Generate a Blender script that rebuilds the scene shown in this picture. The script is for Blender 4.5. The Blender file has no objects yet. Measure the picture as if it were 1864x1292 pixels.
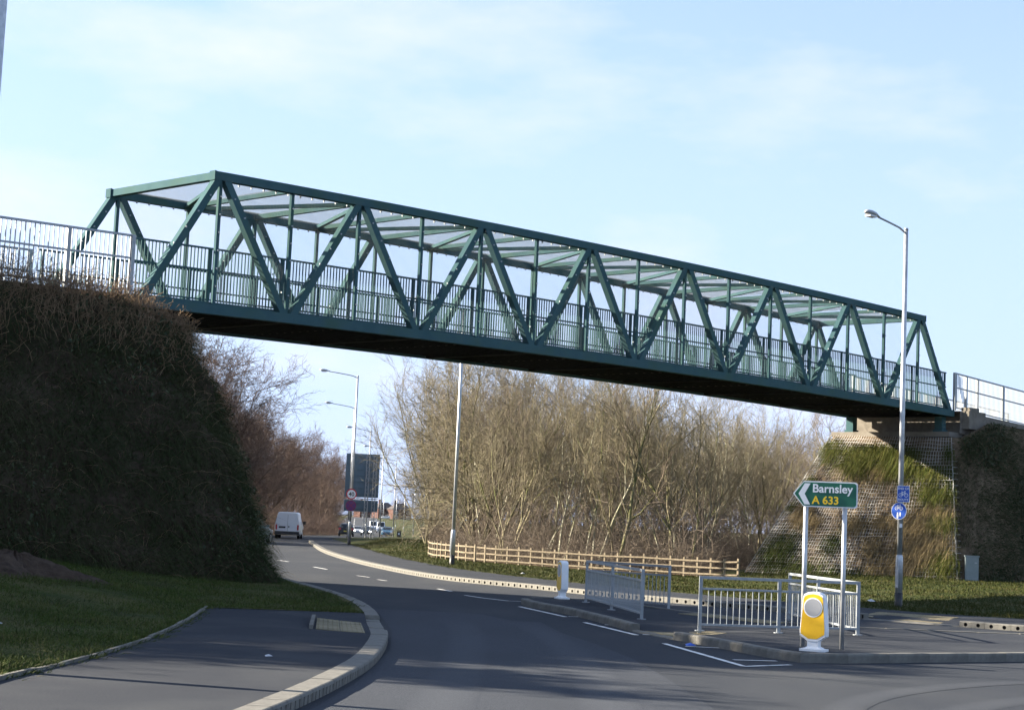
import bpy, bmesh, math, random
import numpy as np
from mathutils import Vector, Matrix
from mathutils.geometry import delaunay_2d_cdt

# ------------------------------------------------------------------ camera, sky, sun, exposure
scene = bpy.context.scene
COL = scene.collection
R = math.radians
CAM_H = 1.86
cam_d = bpy.data.cameras.new('camera')
cam = bpy.data.objects.new('camera', cam_d)
COL.objects.link(cam)
cam.matrix_world = Matrix.Translation((0, 0, CAM_H)) @ Matrix.Rotation(R(90) + 0.11157, 4, 'X') @ Matrix.Rotation(0.0450, 4, 'Z')
cam_d.sensor_fit = 'HORIZONTAL'
cam_d.sensor_width = 36.0
cam_d.lens = 3322.58 / 1864 * 36
cam_d.shift_y = -(646 - 577.26) / 1864
cam_d.clip_start = 0.1
cam_d.clip_end = 8000
scene.camera = cam

SUN_EL, SUN_AZ = R(21.2), R(-15.5)          # light travels along (cos az, sin az) on the ground
sky_strength, sun_strength, exposure = 0.052, 5.0, 2.30
to_sun = Vector((-math.cos(SUN_EL) * math.cos(SUN_AZ), -math.cos(SUN_EL) * math.sin(SUN_AZ), math.sin(SUN_EL)))

world = bpy.data.worlds.new('World')
scene.world = world
world.use_nodes = True
nt = world.node_tree
nt.nodes.clear()
wo = nt.nodes.new('ShaderNodeOutputWorld')
bg = nt.nodes.new('ShaderNodeBackground')
sky = nt.nodes.new('ShaderNodeTexSky')
sky.sky_type = 'NISHITA'
sky.sun_disc = False
sky.sun_elevation = SUN_EL
sky.sun_rotation = math.atan2(to_sun.x, to_sun.y)
sky.altitude = 50
sky.air_density = 1.0
sky.dust_density = 0.5
sky.ozone_density = 1.0
tc = nt.nodes.new('ShaderNodeTexCoord')
mp = nt.nodes.new('ShaderNodeMapping')
mp.inputs['Scale'].default_value = (1, 1, 3.0)
mp.inputs['Location'].default_value = (1.3, 0, .4)
n1 = nt.nodes.new('ShaderNodeTexNoise')
n1.inputs['Scale'].default_value = 4.5
n1.inputs['Detail'].default_value = 9
n1.inputs['Roughness'].default_value = 0.56
ramp = nt.nodes.new('ShaderNodeValToRGB')
ramp.color_ramp.elements[0].position = 0.51
ramp.color_ramp.elements[1].position = 0.80
mix = nt.nodes.new('ShaderNodeMix')
mix.data_type = 'RGBA'
cloud = nt.nodes.new('ShaderNodeRGB')
cloud.outputs[0].default_value = (3.9, 4.1, 5.2, 1)
nt.links.new(tc.outputs['Generated'], mp.inputs['Vector'])
nt.links.new(mp.outputs['Vector'], n1.inputs['Vector'])
nt.links.new(n1.outputs['Fac'], ramp.inputs['Fac'])
nt.links.new(ramp.outputs['Color'], mix.inputs['Factor'])
# pale haze low in the sky, the same all the way round the horizon
sep = nt.nodes.new('ShaderNodeSeparateXYZ')
nt.links.new(tc.outputs['Generated'], sep.inputs[0])
hz = nt.nodes.new('ShaderNodeMapRange')
hz.interpolation_type = 'SMOOTHSTEP'
hz.inputs['From Min'].default_value = -0.02
hz.inputs['From Max'].default_value = 0.42
hz.inputs['To Min'].default_value = 0.92
hz.inputs['To Max'].default_value = 0.30
nt.links.new(sep.outputs['Z'], hz.inputs['Value'])
hmix = nt.nodes.new('ShaderNodeMix')
hmix.data_type = 'RGBA'
hmix.inputs['B'].default_value = (2.55, 3.32, 5.1, 1)
nt.links.new(hz.outputs['Result'], hmix.inputs['Factor'])
nt.links.new(sky.outputs['Color'], hmix.inputs['A'])
nt.links.new(hmix.outputs['Result'], mix.inputs['A'])
nt.links.new(cloud.outputs[0], mix.inputs['B'])
nt.links.new(mix.outputs['Result'], bg.inputs['Color'])
bg.inputs['Strength'].default_value = sky_strength
nt.links.new(bg.outputs[0], wo.inputs['Surface'])

sun_d = bpy.data.lights.new('sun', 'SUN')
sun_d.energy = sun_strength
sun_d.angle = R(0.55)
sun_d.color = (1.0, 0.89, 0.72)
sun = bpy.data.objects.new('sun', sun_d)
sun.rotation_euler = to_sun.to_track_quat('Z', 'Y').to_euler()
sun.location = (-60, 20, 60)
COL.objects.link(sun)

scene.render.engine = 'CYCLES'
vs = scene.view_settings
vs.view_transform = 'Standard'
vs.look = 'None'
vs.gamma = 1
vs.use_curve_mapping = False
vs.exposure = exposure
scene.cycles.max_bounces = 6
scene.cycles.transparent_max_bounces = 8

rng = np.random.default_rng(7)
random.seed(7)

# ------------------------------------------------------------------ materials
MATS = {}


def mat(name, col, col2=None, scale=6.0, detail=5.0, rough=0.8, metal=0.0, bump=0.0, bump_scale=None, lo=0.35, hi=0.65,
        stretch=(1, 1, 1), coords='Object', emit=0.0, spec=0.5, col3=None, scale3=0.4, tint=False, coat=0.0):
    """noise-mixed principled material; with tint=True the mix follows the per-face 'tint' attribute instead"""
    m = bpy.data.materials.new(name)
    m.use_nodes = True
    t = m.node_tree
    b = t.nodes['Principled BSDF']
    b.inputs['Roughness'].default_value = rough
    b.inputs['Metallic'].default_value = metal
    b.inputs['Specular IOR Level'].default_value = spec
    if coat:
        b.inputs['Coat Weight'].default_value = coat
    c1 = (*col, 1)
    b.inputs['Base Color'].default_value = c1
    if tint:
        at = t.nodes.new('ShaderNodeAttribute')
        at.attribute_name = 'tint'
        rp = t.nodes.new('ShaderNodeValToRGB')
        rp.color_ramp.elements[0].color = c1
        rp.color_ramp.elements[1].color = (*col2, 1)
        if col3:
            e = rp.color_ramp.elements.new(0.5)
            e.color = (*col3, 1)
        t.links.new(at.outputs['Fac'], rp.inputs['Fac'])
        t.links.new(rp.outputs['Color'], b.inputs['Base Color'])
    elif col2 is not None or bump:
        tcn = t.nodes.new('ShaderNodeTexCoord')
        mpn = t.nodes.new('ShaderNodeMapping')
        mpn.inputs['Scale'].default_value = stretch
        t.links.new(tcn.outputs[coords], mpn.inputs['Vector'])
        if col2 is not None:
            nz = t.nodes.new('ShaderNodeTexNoise')
            nz.inputs['Scale'].default_value = scale
            nz.inputs['Detail'].default_value = detail
            nz.inputs['Roughness'].default_value = 0.62
            t.links.new(mpn.outputs['Vector'], nz.inputs['Vector'])
            rp = t.nodes.new('ShaderNodeValToRGB')
            rp.color_ramp.elements[0].position = lo
            rp.color_ramp.elements[1].position = hi
            rp.color_ramp.elements[0].color = c1
            rp.color_ramp.elements[1].color = (*col2, 1)
            t.links.new(nz.outputs['Fac'], rp.inputs['Fac'])
            out = rp.outputs['Color']
            if col3 is not None:
                nz3 = t.nodes.new('ShaderNodeTexNoise')
                nz3.inputs['Scale'].default_value = scale3
                nz3.inputs['Detail'].default_value = 6
                t.links.new(mpn.outputs['Vector'], nz3.inputs['Vector'])
                rp3 = t.nodes.new('ShaderNodeValToRGB')
                rp3.color_ramp.elements[0].position = 0.46
                rp3.color_ramp.elements[1].position = 0.68
                t.links.new(nz3.outputs['Fac'], rp3.inputs['Fac'])
                mx = t.nodes.new('ShaderNodeMix')
                mx.data_type = 'RGBA'
                mx.inputs['B'].default_value = (*col3, 1)
                t.links.new(rp3.outputs['Color'], mx.inputs['Factor'])
                t.links.new(out, mx.inputs['A'])
                out = mx.outputs['Result']
            t.links.new(out, b.inputs['Base Color'])
        if bump:
            nb = t.nodes.new('ShaderNodeTexNoise')
            nb.inputs['Scale'].default_value = bump_scale or scale * 3
            nb.inputs['Detail'].default_value = 6
            t.links.new(mpn.outputs['Vector'], nb.inputs['Vector'])
            bp = t.nodes.new('ShaderNodeBump')
            bp.inputs['Strength'].default_value = bump
            bp.inputs['Distance'].default_value = 0.02
            t.links.new(nb.outputs['Fac'], bp.inputs['Height'])
            t.links.new(bp.outputs['Normal'], b.inputs['Normal'])
    if emit:
        b.inputs['Emission Color'].default_value = c1
        b.inputs['Emission Strength'].default_value = emit
    MATS[name] = m
    return m


M = MATS
mat('asphalt', (.017, .021, .028), (.041, .046, .056), scale=70, detail=3, rough=.92, spec=.16, bump=.5, bump_scale=160, col3=(.044, .048, .054), scale3=.35, stretch=(1, .35, 1))
mat('asphalt_worn', (.026, .031, .040), (.055, .061, .074), scale=80, detail=3, rough=.92, spec=.16, bump=.5, bump_scale=160, col3=(.036, .041, .050), scale3=.5, stretch=(1, .3, 1))
mat('asphalt_path', (.015, .018, .025), (.037, .042, .052), scale=60, detail=3, rough=.92, spec=.16, bump=.5, bump_scale=140, col3=(.039, .043, .050), scale3=.6)
mat('grass_ground', (.024, .033, .008), (.048, .056, .014), scale=1.6, rough=.95, col3=(.075, .066, .024), scale3=.35, bump=.6, bump_scale=20, spec=.10)
mat('leaf_litter', (.055, .038, .024), (.11, .075, .045), scale=3, rough=.95, bump=.8, bump_scale=12, spec=.10)
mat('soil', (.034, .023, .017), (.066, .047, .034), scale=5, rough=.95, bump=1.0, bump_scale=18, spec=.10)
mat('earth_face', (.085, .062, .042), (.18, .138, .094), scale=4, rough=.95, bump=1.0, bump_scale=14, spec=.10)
mat('kerb', (.140, .136, .122), (.185, .178, .160), scale=9, rough=.85, bump=.3, bump_scale=60, col3=(.110, .106, .094), scale3=1.4, coords='Object', spec=.10)
mat('kerb_hole', (.012, .011, .010), rough=.9)
mat('concrete', (.145, .130, .108), (.20, .18, .152), scale=4, rough=.85, bump=.3, bump_scale=30, col3=(.2, .185, .16), scale3=1.0, spec=.10)
mat('tactile', (.20, .172, .108), (.26, .225, .15), scale=8, rough=.85, bump=.2, bump_scale=50, col3=(.15, .13, .085), scale3=1.6, spec=.10)
mat('white_paint', (.62, .62, .60), (.74, .74, .72), scale=22, rough=.7, col3=(.38, .37, .36), scale3=5)
mat('bridge_green', (.044, .094, .106), (.056, .114, .126), scale=2.2, rough=.85, spec=.05, col3=(.050, .100, .088), scale3=1.1, coords='Object')
mat('bridge_rail', (.042, .092, .102), (.055, .112, .120), scale=5, rough=.8, spec=.06)
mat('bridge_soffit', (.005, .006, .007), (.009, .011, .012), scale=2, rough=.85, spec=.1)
mat('deck_seam', (.14, .12, .10), rough=.8)
mat('galv', (.42, .44, .46), (.56, .58, .60), scale=14, rough=.42, metal=.55, col3=(.36, .38, .40), scale3=3)
mat('galv_rail', (.25, .275, .295), (.33, .355, .375), scale=10, rough=.5, metal=.45)
mat('wire', (.42, .42, .41), (.50, .49, .47), scale=3, rough=.6, metal=.1, col3=(.16, .12, .09), scale3=.8)
mat('mesh_wire', (.15, .175, .19), rough=.6, metal=.0, spec=.2)
mat('clip', (.30, .34, .36), rough=.5, metal=.2)
mat('black_paint', (.012, .012, .013), rough=.5)
mat('lamp_grey', (.30, .32, .34), (.36, .38, .40), scale=10, rough=.45, metal=.3)
mat('lamp_glass', (.55, .55, .55), rough=.15)
mat('sign_green', (.002, .105, .058), (.003, .118, .066), scale=8, rough=.4)
mat('sign_white', (.78, .79, .80), rough=.45)
mat('sign_yellow', (.86, .56, .015), rough=.45)
mat('sign_blue', (.006, .075, .42), rough=.4)
mat('sign_red', (.50, .012, .02), rough=.4)
mat('sign_maroon', (.20, .012, .06), rough=.45)
mat('sign_purple', (.10, .018, .14), rough=.45)
mat('sign_back', (.11, .165, .20), (.13, .19, .225), scale=3, rough=.6)
mat('bollard_white', (.76, .77, .78), (.82, .82, .82), scale=5, rough=.38)
mat('bollard_yellow', (.80, .44, .008), (.86, .50, .012), scale=6, rough=.4)
mat('bollard_disc', (.30, .31, .33), rough=.35)
mat('timber', (.165, .135, .092), (.255, .21, .15), scale=10, rough=.8, stretch=(1, 1, 1), bump=.3, bump_scale=40, spec=.10)
mat('cabinet', (.17, .21, .22), (.21, .25, .26), scale=4, rough=.55)
mat('bark', (.095, .082, .050), (.25, .22, .145), scale=4, rough=.9, bump=.6, bump_scale=20, col3=(.10, .115, .035), scale3=.9, spec=.10)
mat('bark_pale', (.26, .25, .19), (.36, .345, .27), scale=3, rough=.85, col3=(.19, .20, .10), scale3=1.2, spec=.10)
mat('bark_purple', (.060, .044, .036), (.11, .082, .064), scale=4, rough=.9, spec=.10)
mat('twig_olive', (.145, .122, .082), (.25, .212, .158), col3=(.185, .165, .105), tint=True, rough=.85, spec=.10)
mat('twig_brown', (.10, .080, .062), (.205, .168, .132), tint=True, rough=.85, spec=.10)
mat('twig_purple', (.070, .048, .040), (.145, .102, .082), tint=True, rough=.85, spec=.10)
mat('grass_shade', (.026, .040, .014), (.105, .090, .050), col3=(.040, .050, .019), tint=True, rough=.85, spec=.10)
mat('grass_short', (.032, .054, .011), (.105, .095, .036), col3=(.050, .072, .015), tint=True, rough=.8, spec=.10)
mat('grass_lush', (.018, .030, .004), (.064, .058, .017), col3=(.032, .040, .007), tint=True, rough=.75, spec=.10)
mat('face_lush', (.038, .060, .008), (.165, .145, .050), col3=(.078, .090, .018), tint=True, rough=.75, spec=.10)
mat('grass_dull', (.060, .050, .022), (.125, .10, .05), tint=True, rough=.85, spec=.1)
mat('grass_straw', (.14, .102, .052), (.30, .235, .13), tint=True, rough=.85, spec=.10)
mat('weed_brown', (.12, .075, .045), (.30, .21, .13), tint=True, rough=.85, spec=.10)
mat('bramble_leaf', (.014, .026, .009), (.05, .06, .022), tint=True, rough=.6, spec=.25)
mat('ivy', (.018, .035, .010), (.05, .075, .02), tint=True, rough=.6)


def wear_variant(src, name):
    """copy of a surfacing material, a little paler where the 'wear' attribute is high"""
    m = M[src].copy()
    m.name = name
    t = m.node_tree
    b = t.nodes['Principled BSDF']
    lk_ = b.inputs['Base Color'].links[0]
    out = lk_.from_socket
    at = t.nodes.new('ShaderNodeAttribute')
    at.attribute_name = 'wear'
    mu = t.nodes.new('ShaderNodeMix')
    mu.data_type = 'RGBA'
    mu.blend_type = 'MIX'
    mu.inputs['B'].default_value = (.076, .083, .096, 1)
    fm = t.nodes.new('ShaderNodeMath')
    fm.operation = 'MULTIPLY'
    fm.inputs[1].default_value = .30
    t.links.new(at.outputs['Fac'], fm.inputs[0])
    t.links.new(fm.outputs[0], mu.inputs['Factor'])
    t.links.new(out, mu.inputs['A'])
    t.links.new(mu.outputs['Result'], b.inputs['Base Color'])
    M[name] = m


wear_variant('asphalt', 'tyre_wear')
wear_variant('asphalt_worn', 'tyre_wear_pale')
mat('van_white', (.72, .73, .75), rough=.3, coat=.3)
mat('car_dark', (.022, .026, .034), rough=.25, coat=.4)
mat('car_blue', (.03, .10, .17), rough=.25, coat=.4)
mat('car_silver', (.35, .37, .39), rough=.3, coat=.4)
mat('car_teal', (.10, .17, .17), rough=.3, coat=.3)
mat('glass_dark', (.012, .016, .02), rough=.08)
mat('tyre', (.015, .015, .016), rough=.85)
mat('trim_black', (.02, .02, .022), rough=.6)
mat('rear_light', (.42, .01, .015), rough=.3)
mat('rear_light_on', (.9, .05, .05), rough=.3, emit=2.0)
mat('head_light', (.85, .85, .85), rough=.2)
mat('head_light_on', (1.0, .95, .85), rough=.2, emit=6.0)
mat('plate_yellow', (.62, .48, .06), rough=.5)
mat('lettering_grey', (.30, .36, .42), rough=.6)
mat('brick_red', (.075, .040, .034), (.105, .056, .046), scale=2, rough=.9, spec=.10)
mat('roof_slate', (.055, .048, .05), (.08, .07, .07), scale=2, rough=.8, spec=.10)
mat('litter_white', (.45, .46, .48), rough=.5)
mat('litter_blue', (.03, .10, .45), rough=.4)


# ------------------------------------------------------------------ mesh helpers
class MB:
    """collects verts / faces / material indices of one mesh"""

    def __init__(self):
        self.v, self.f, self.m = [], [], []

    def add(self, vs_, fs, mi=0):
        o = len(self.v)
        self.v += [tuple(p) for p in vs_]
        self.f += [tuple(i + o for i in q) for q in fs]
        self.m += [mi] * len(fs)
        return self

    def box(self, c, s, rz=0.0, mi=0):
        hx, hy, hz = s[0] / 2, s[1] / 2, s[2] / 2
        co, si = math.cos(rz), math.sin(rz)
        vs_ = []
        for z in (-hz, hz):
            for x, y in ((-hx, -hy), (hx, -hy), (hx, hy), (-hx, hy)):
                vs_.append((c[0] + x * co - y * si, c[1] + x * si + y * co, c[2] + z))
        return self.add(vs_, [(3, 2, 1, 0), (4, 5, 6, 7), (0, 1, 5, 4), (1, 2, 6, 5), (2, 3, 7, 6), (3, 0, 4, 7)], mi)

    def bar(self, a, b, w, h, up=(0, 0, 1), mi=0):
        """rectangular bar from a to b: w across, h along 'up'"""
        a, b = Vector(a), Vector(b)
        d = (b - a).normalized()
        u = Vector(up)
        x = d.cross(u)
        if x.length < 1e-4:
            x = d.cross(Vector((1, 0, 0)))
        x.normalize()
        y = x.cross(d).normalized()
        vs_ = []
        for p in (a, b):
            for i, j in ((-1, -1), (1, -1), (1, 1), (-1, 1)):
                vs_.append(p + x * (i * w / 2) + y * (j * h / 2))
        return self.add(vs_, [(3, 2, 1, 0), (4, 5, 6, 7), (0, 1, 5, 4), (1, 2, 6, 5), (2, 3, 7, 6), (3, 0, 4, 7)], mi)

    def path(self, pts, w, h, up=(0, 0, 1), mi=0):
        """rectangular section swept along a polyline"""
        pts = [Vector(p) for p in pts]
        o = len(self.v)
        n = len(pts)
        for k, p in enumerate(pts):
            d = (pts[min(k + 1, n - 1)] - pts[max(k - 1, 0)]).normalized()
            x = d.cross(Vector(up)).normalized()
            y = x.cross(d).normalized()
            for i, j in ((-1, -1), (1, -1), (1, 1), (-1, 1)):
                self.v.append(tuple(p + x * (i * w / 2) + y * (j * h / 2)))
        fs = [(o + 3, o + 2, o + 1, o), tuple(o + 4 * (n - 1) + i for i in range(4))]
        for k in range(n - 1):
            a = o + 4 * k
            for i in range(4):
                j = (i + 1) % 4
                fs.append((a + i, a + j, a + 4 + j, a + 4 + i))
        self.f += fs
        self.m += [mi] * len(fs)
        return self

    def tube(self, pts, rads, n=10, mi=0, caps=True):
        pts = [Vector(p) for p in pts]
        if not hasattr(rads, '__len__'):
            rads = [rads] * len(pts)
        o = len(self.v)
        prev = None
        for k, p in enumerate(pts):
            d = (pts[min(k + 1, len(pts) - 1)] - pts[max(k - 1, 0)]).normalized()
            if prev is None:
                x = d.orthogonal().normalized()
            else:
                x = (prev - d * prev.dot(d)).normalized()
            prev = x
            y = d.cross(x)
            for i in range(n):
                a = 2 * math.pi * i / n
                self.v.append(tuple(p + (x * math.cos(a) + y * math.sin(a)) * rads[k]))
        fs = []
        for k in range(len(pts) - 1):
            for i in range(n):
                j = (i + 1) % n
                fs.append((o + k * n + i, o + k * n + j, o + (k + 1) * n + j, o + (k + 1) * n + i))
        if caps:
            fs.append(tuple(o + i for i in reversed(range(n))))
            fs.append(tuple(o + (len(pts) - 1) * n + i for i in range(n)))
        self.f += fs
        self.m += [mi] * len(fs)
        return self

    def prism(self, poly, fn, t0, t1, mi=0):
        """2-D polygon extruded from t0 to t1; fn(a, b, t) -> 3-D point"""
        n = len(poly)
        vs_ = [fn(a, b, t0) for a, b in poly] + [fn(a, b, t1) for a, b in poly]
        fs = [tuple(reversed(range(n))), tuple(range(n, 2 * n))]
        for i in range(n):
            j = (i + 1) % n
            fs.append((i, j, n + j, n + i))
        return self.add(vs_, fs, mi)

    def mesh(self, name, mats, smooth=False):
        me = bpy.data.meshes.new(name)
        me.from_pydata(self.v, [], self.f)
        for m in (mats if isinstance(mats, (list, tuple)) else [mats]):
            me.materials.append(M[m])
        if any(self.m):
            me.polygons.foreach_set('material_index', self.m)
        me.polygons.foreach_set('use_smooth', [smooth] * len(me.polygons))
        me.update()
        return me


def link(name, data, parent=None, loc=None, rz=0.0):
    o = bpy.data.objects.new(name, data)
    COL.objects.link(o)
    if parent is not None:
        o.parent = parent
    if loc is not None:
        o.location = loc
    if rz:
        o.rotation_euler = (0, 0, rz)
    return o


def part(name, mb, mats, parent, smooth=False, label=None):
    o = link(name, mb.mesh(name, mats, smooth), parent)
    if label:
        o['label'] = label
    return o


def tag(o, label=None, cat=None, group=None, kind=None):
    if label:
        o['label'] = label
    if cat:
        o['category'] = cat
    if group:
        o['group'] = group
    if kind:
        o['kind'] = kind
    return o


def thing(name, label, cat, loc=(0, 0, 0), rz=0.0, group=None):
    return tag(link(name, None, None, loc, rz), label, cat, group)


def struct(name, loc=(0, 0, 0)):
    return tag(link(name, None, None, loc), kind='structure')


def copy_tree(o, parent=None):
    c = o.copy()
    COL.objects.link(c)
    c.parent = parent
    for ch in list(o.children):
        copy_tree(ch, c)
    return c


def npmesh(name, verts, faces, mats, tint=None, smooth=False, nper=3):
    """fast mesh from numpy arrays; faces (F,nper)"""
    me = bpy.data.meshes.new(name)
    F = len(faces)
    me.vertices.add(len(verts))
    me.vertices.foreach_set('co', np.asarray(verts, np.float32).ravel())
    me.loops.add(F * nper)
    me.loops.foreach_set('vertex_index', np.asarray(faces, np.int32).ravel())
    me.polygons.add(F)
    me.polygons.foreach_set('loop_start', np.arange(F, dtype=np.int32) * nper)
    me.polygons.foreach_set('loop_total', np.full(F, nper, np.int32))
    me.polygons.foreach_set('use_smooth', np.full(F, smooth))
    if tint is not None:
        a = me.attributes.new('tint', 'FLOAT', 'FACE')
        a.data.foreach_set('value', np.asarray(tint, np.float32))
    for m in (mats if isinstance(mats, (list, tuple)) else [mats]):
        me.materials.append(M[m])
    me.update(calc_edges=True)
    return me


def segs_mesh(name, p0, p1, r0, r1, mats, tint=None):
    """three-sided tapered prisms for many segments at once"""
    p0, p1 = np.asarray(p0, float), np.asarray(p1, float)
    r0, r1 = np.asarray(r0, float), np.asarray(r1, float)
    n = len(p0)
    d = p1 - p0
    d /= np.linalg.norm(d, axis=1, keepdims=True) + 1e-9
    ref = np.where(np.abs(d[:, 2:3]) < .9, np.array([[0, 0, 1.0]]), np.array([[1.0, 0, 0]]))
    x = np.cross(d, ref)
    x /= np.linalg.norm(x, axis=1, keepdims=True)
    y = np.cross(d, x)
    V = np.empty((n, 6, 3))
    for k in range(3):
        a = 2 * math.pi * k / 3
        o = math.cos(a) * x + math.sin(a) * y
        V[:, k] = p0 + o * r0[:, None]
        V[:, 3 + k] = p1 + o * r1[:, None]
    F = np.array([[0, 1, 4], [0, 4, 3], [1, 2, 5], [1, 5, 4], [2, 0, 3], [2, 3, 5]])
    faces = (np.arange(n)[:, None, None] * 6 + F[None]).reshape(-1, 3)
    tt = None if tint is None else np.repeat(tint, 6)
    return npmesh(name, V.reshape(-1, 3), faces, mats, tt, smooth=True)


def blades_mesh(name, P, D, L, Wd, droop, mats, tint, segs=3):
    """grass blades: roots P, start directions D, lengths L, widths Wd; the tips sag by droop*length"""
    P, D = np.asarray(P, float), np.asarray(D, float)
    D = D / (np.linalg.norm(D, axis=1, keepdims=True) + 1e-9)
    n = len(P)
    side = np.cross(D, rng.normal(size=(n, 3)))
    side /= np.linalg.norm(side, axis=1, keepdims=True) + 1e-9
    nv = segs * 2 + 1
    V = np.empty((n, nv, 3))
    for k in range(segs + 1):
        t = k / segs
        c = P + D * (L * t)[:, None]
        c = c.copy()
        c[:, 2] -= droop * L * t * t
        w = (Wd * (1 - t * .75) / 2)[:, None]
        if k < segs:
            V[:, 2 * k] = c - side * w
            V[:, 2 * k + 1] = c + side * w
        else:
            V[:, 2 * k] = c
    F = []
    for k in range(segs):
        a = 2 * k
        if k < segs - 1:
            F += [[a, a + 1, a + 3], [a, a + 3, a + 2]]
        else:
            F += [[a, a + 1, a + 2]]
    F = np.array(F)
    faces = (np.arange(n)[:, None, None] * nv + F[None]).reshape(-1, 3)
    return npmesh(name, V.reshape(-1, 3), faces, mats, np.repeat(tint, len(F)))


def sheet(name, poly, zf, mats, step=None, parent=None, kind='structure'):
    """polygon laid on the ground (z = zf(x, y)), filled with triangles; step adds inner points"""
    pts = [Vector((x, y)) for x, y in poly]
    n = len(pts)
    if step:
        xs = [q[0] for q in poly]
        ys = [q[1] for q in poly]
        gx = np.arange(min(xs), max(xs), step)
        gy = np.arange(min(ys), max(ys), step)
        for x in gx:
            for y in gy:
                pts.append(Vector((float(x + rng.uniform(-.2, .2) * step), float(y + rng.uniform(-.2, .2) * step))))
    v2, e2, f2, *_ = delaunay_2d_cdt(pts, [], [list(range(n))], 1, 1e-5)
    me = bpy.data.meshes.new(name)
    me.from_pydata([(v.x, v.y, zf(v.x, v.y)) for v in v2], [], [list(f) for f in f2])
    me.materials.append(M[mats])
    me.polygons.foreach_set('use_smooth', [True] * len(me.polygons))
    me.update()
    bm = bmesh.new()
    bm.from_mesh(me)
    bmesh.ops.recalc_face_normals(bm, faces=bm.faces)
    bm.faces.ensure_lookup_table()
    if bm.faces and sum(f.normal.z for f in bm.faces) < 0:
        bmesh.ops.reverse_faces(bm, faces=bm.faces)
    bm.to_mesh(me)
    bm.free()
    o = link(name, me, parent)
    if parent is None and kind:
        o['kind'] = kind
    return o


def smooth01(t):
    t = max(0.0, min(1.0, t))
    return t * t * (3 - 2 * t)


def lerp_path(pts, step):
    """resample a 2-D polyline at about equal steps -> list of (x, y, heading)"""
    P = np.array(pts, float)
    # Catmull-Rom smoothing
    Q = []
    for i in range(len(P) - 1):
        a, b, c, d = P[max(i - 1, 0)], P[i], P[i + 1], P[min(i + 2, len(P) - 1)]
        for t in np.linspace(0, 1, 12, endpoint=False):
            Q.append(.5 * ((2 * b) + (c - a) * t + (2 * a - 5 * b + 4 * c - d) * t * t + (-a + 3 * b - 3 * c + d) * t ** 3))
    Q.append(P[-1])
    Q = np.array(Q)
    ln = np.concatenate([[0], np.cumsum(np.linalg.norm(np.diff(Q, axis=0), axis=1))])
    n = max(1, int(round(ln[-1] / step)))
    s = np.linspace(0, ln[-1], n + 1)
    return np.stack([np.interp(s, ln, Q[:, 0]), np.interp(s, ln, Q[:, 1])], 1)


# ------------------------------------------------------------------ terrain heights
def base(y):
    if y < 140:
        return 0.0
    if y < 340:
        return -(y - 140) * .0085
    if y < 480:
        return -1.7
    if y < 900:
        return -1.7 + (y - 480) / 420 * 2.6
    return .9


def wob(x, y):
    return .5 * math.sin(x * 1.3 + y * .7) + .3 * math.sin(x * .5 - y * 1.1 + 1) + .2 * math.sin(2.3 * x + 1.9 * y)


FB_Y = [31, 37, 42, 44.5, 45.0, 46.2, 48.3, 50.6, 53.0, 56.0, 59.1, 61.9, 65.4, 69.3, 74.0, 81.5, 94.0, 111, 131, 150, 285]
FB_X = [30, 26, 17, 11.6, 10.5, 9.6, 7.8, 5.8, 4.1, 2.5, 1.1, -.1, -1.3, -2.3, -3.3, -4.7, -6.6, -9.2, -12.1, -12.6, -13]


def z_right(x, y):                       # verge on the far side of the road, flush with the pavement at its edge
    e = smooth01((x - float(np.interp(y, FB_Y, FB_X))) / 2.2)
    r = .3 * smooth01((x - 7) / 9) * smooth01((y - 47) / 18)
    b = .42 * math.exp(-((x + 5.5 + (y - 112) * .09) / 4) ** 2 - ((y - 108) / 20) ** 2)
    return base(y) + .105 + (r + b + .02 * wob(x, y)) * e


def z_left(x, y):                        # verge below the near embankment
    d = max(0.0, -4.75 - x)
    return .10 + .75 * smooth01(d / 9.0) + .025 * wob(x * 1.3, y * 1.3) * min(1, d)


# ------------------------------------------------------------------ bridge frame (s along, w across, z up)
BX, BY, BAZ, BW, PAN = -9.576, 46.046, 0.7858, 4.957, 4.848
CB, SB = math.cos(BAZ), math.sin(BAZ)
Z_TOP, Z_BOT, CAMBER, OVER = 8.805 + CAM_H, 8.805 - 3.797 + CAM_H, .213, .283
LEN = 8 * PAN


def B(s, w, z):
    return Vector((BX + s * CB - w * SB, BY + s * SB + w * CB, z))


def cz(s):
    t = (s - LEN / 2) / (LEN / 2)
    return CAMBER * (1 - t * t) if 0 <= s <= LEN else 0.0


def to_sw(x, y):
    dx, dy = x - BX, y - BY
    return dx * CB + dy * SB, -dx * SB + dy * CB


B_DIR, B_NRM = Vector((CB, SB, 0)), Vector((-SB, CB, 0))

# ================================================================== GROUND
gx = np.concatenate([np.linspace(-2500, -120, 12), np.linspace(-100, 100, 41), np.linspace(120, 2500, 12)])
gy = np.concatenate([np.linspace(-120, -20, 4), np.linspace(0, 140, 15), np.linspace(160, 1000, 43), np.linspace(1200, 4500, 8)])
GV = [(x, y, base(y) - .09) for y in gy for x in gx]
nxg = len(gx)
GF = [(j * nxg + i, j * nxg + i + 1, (j + 1) * nxg + i + 1, (j + 1) * nxg + i) for j in range(len(gy) - 1) for i in range(nxg - 1)]
g_me = bpy.data.meshes.new('ground')
g_me.from_pydata(GV, [], GF)
g_me.materials.append(M['grass_ground'])
ground = tag(link('ground', g_me), kind='structure')

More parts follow.
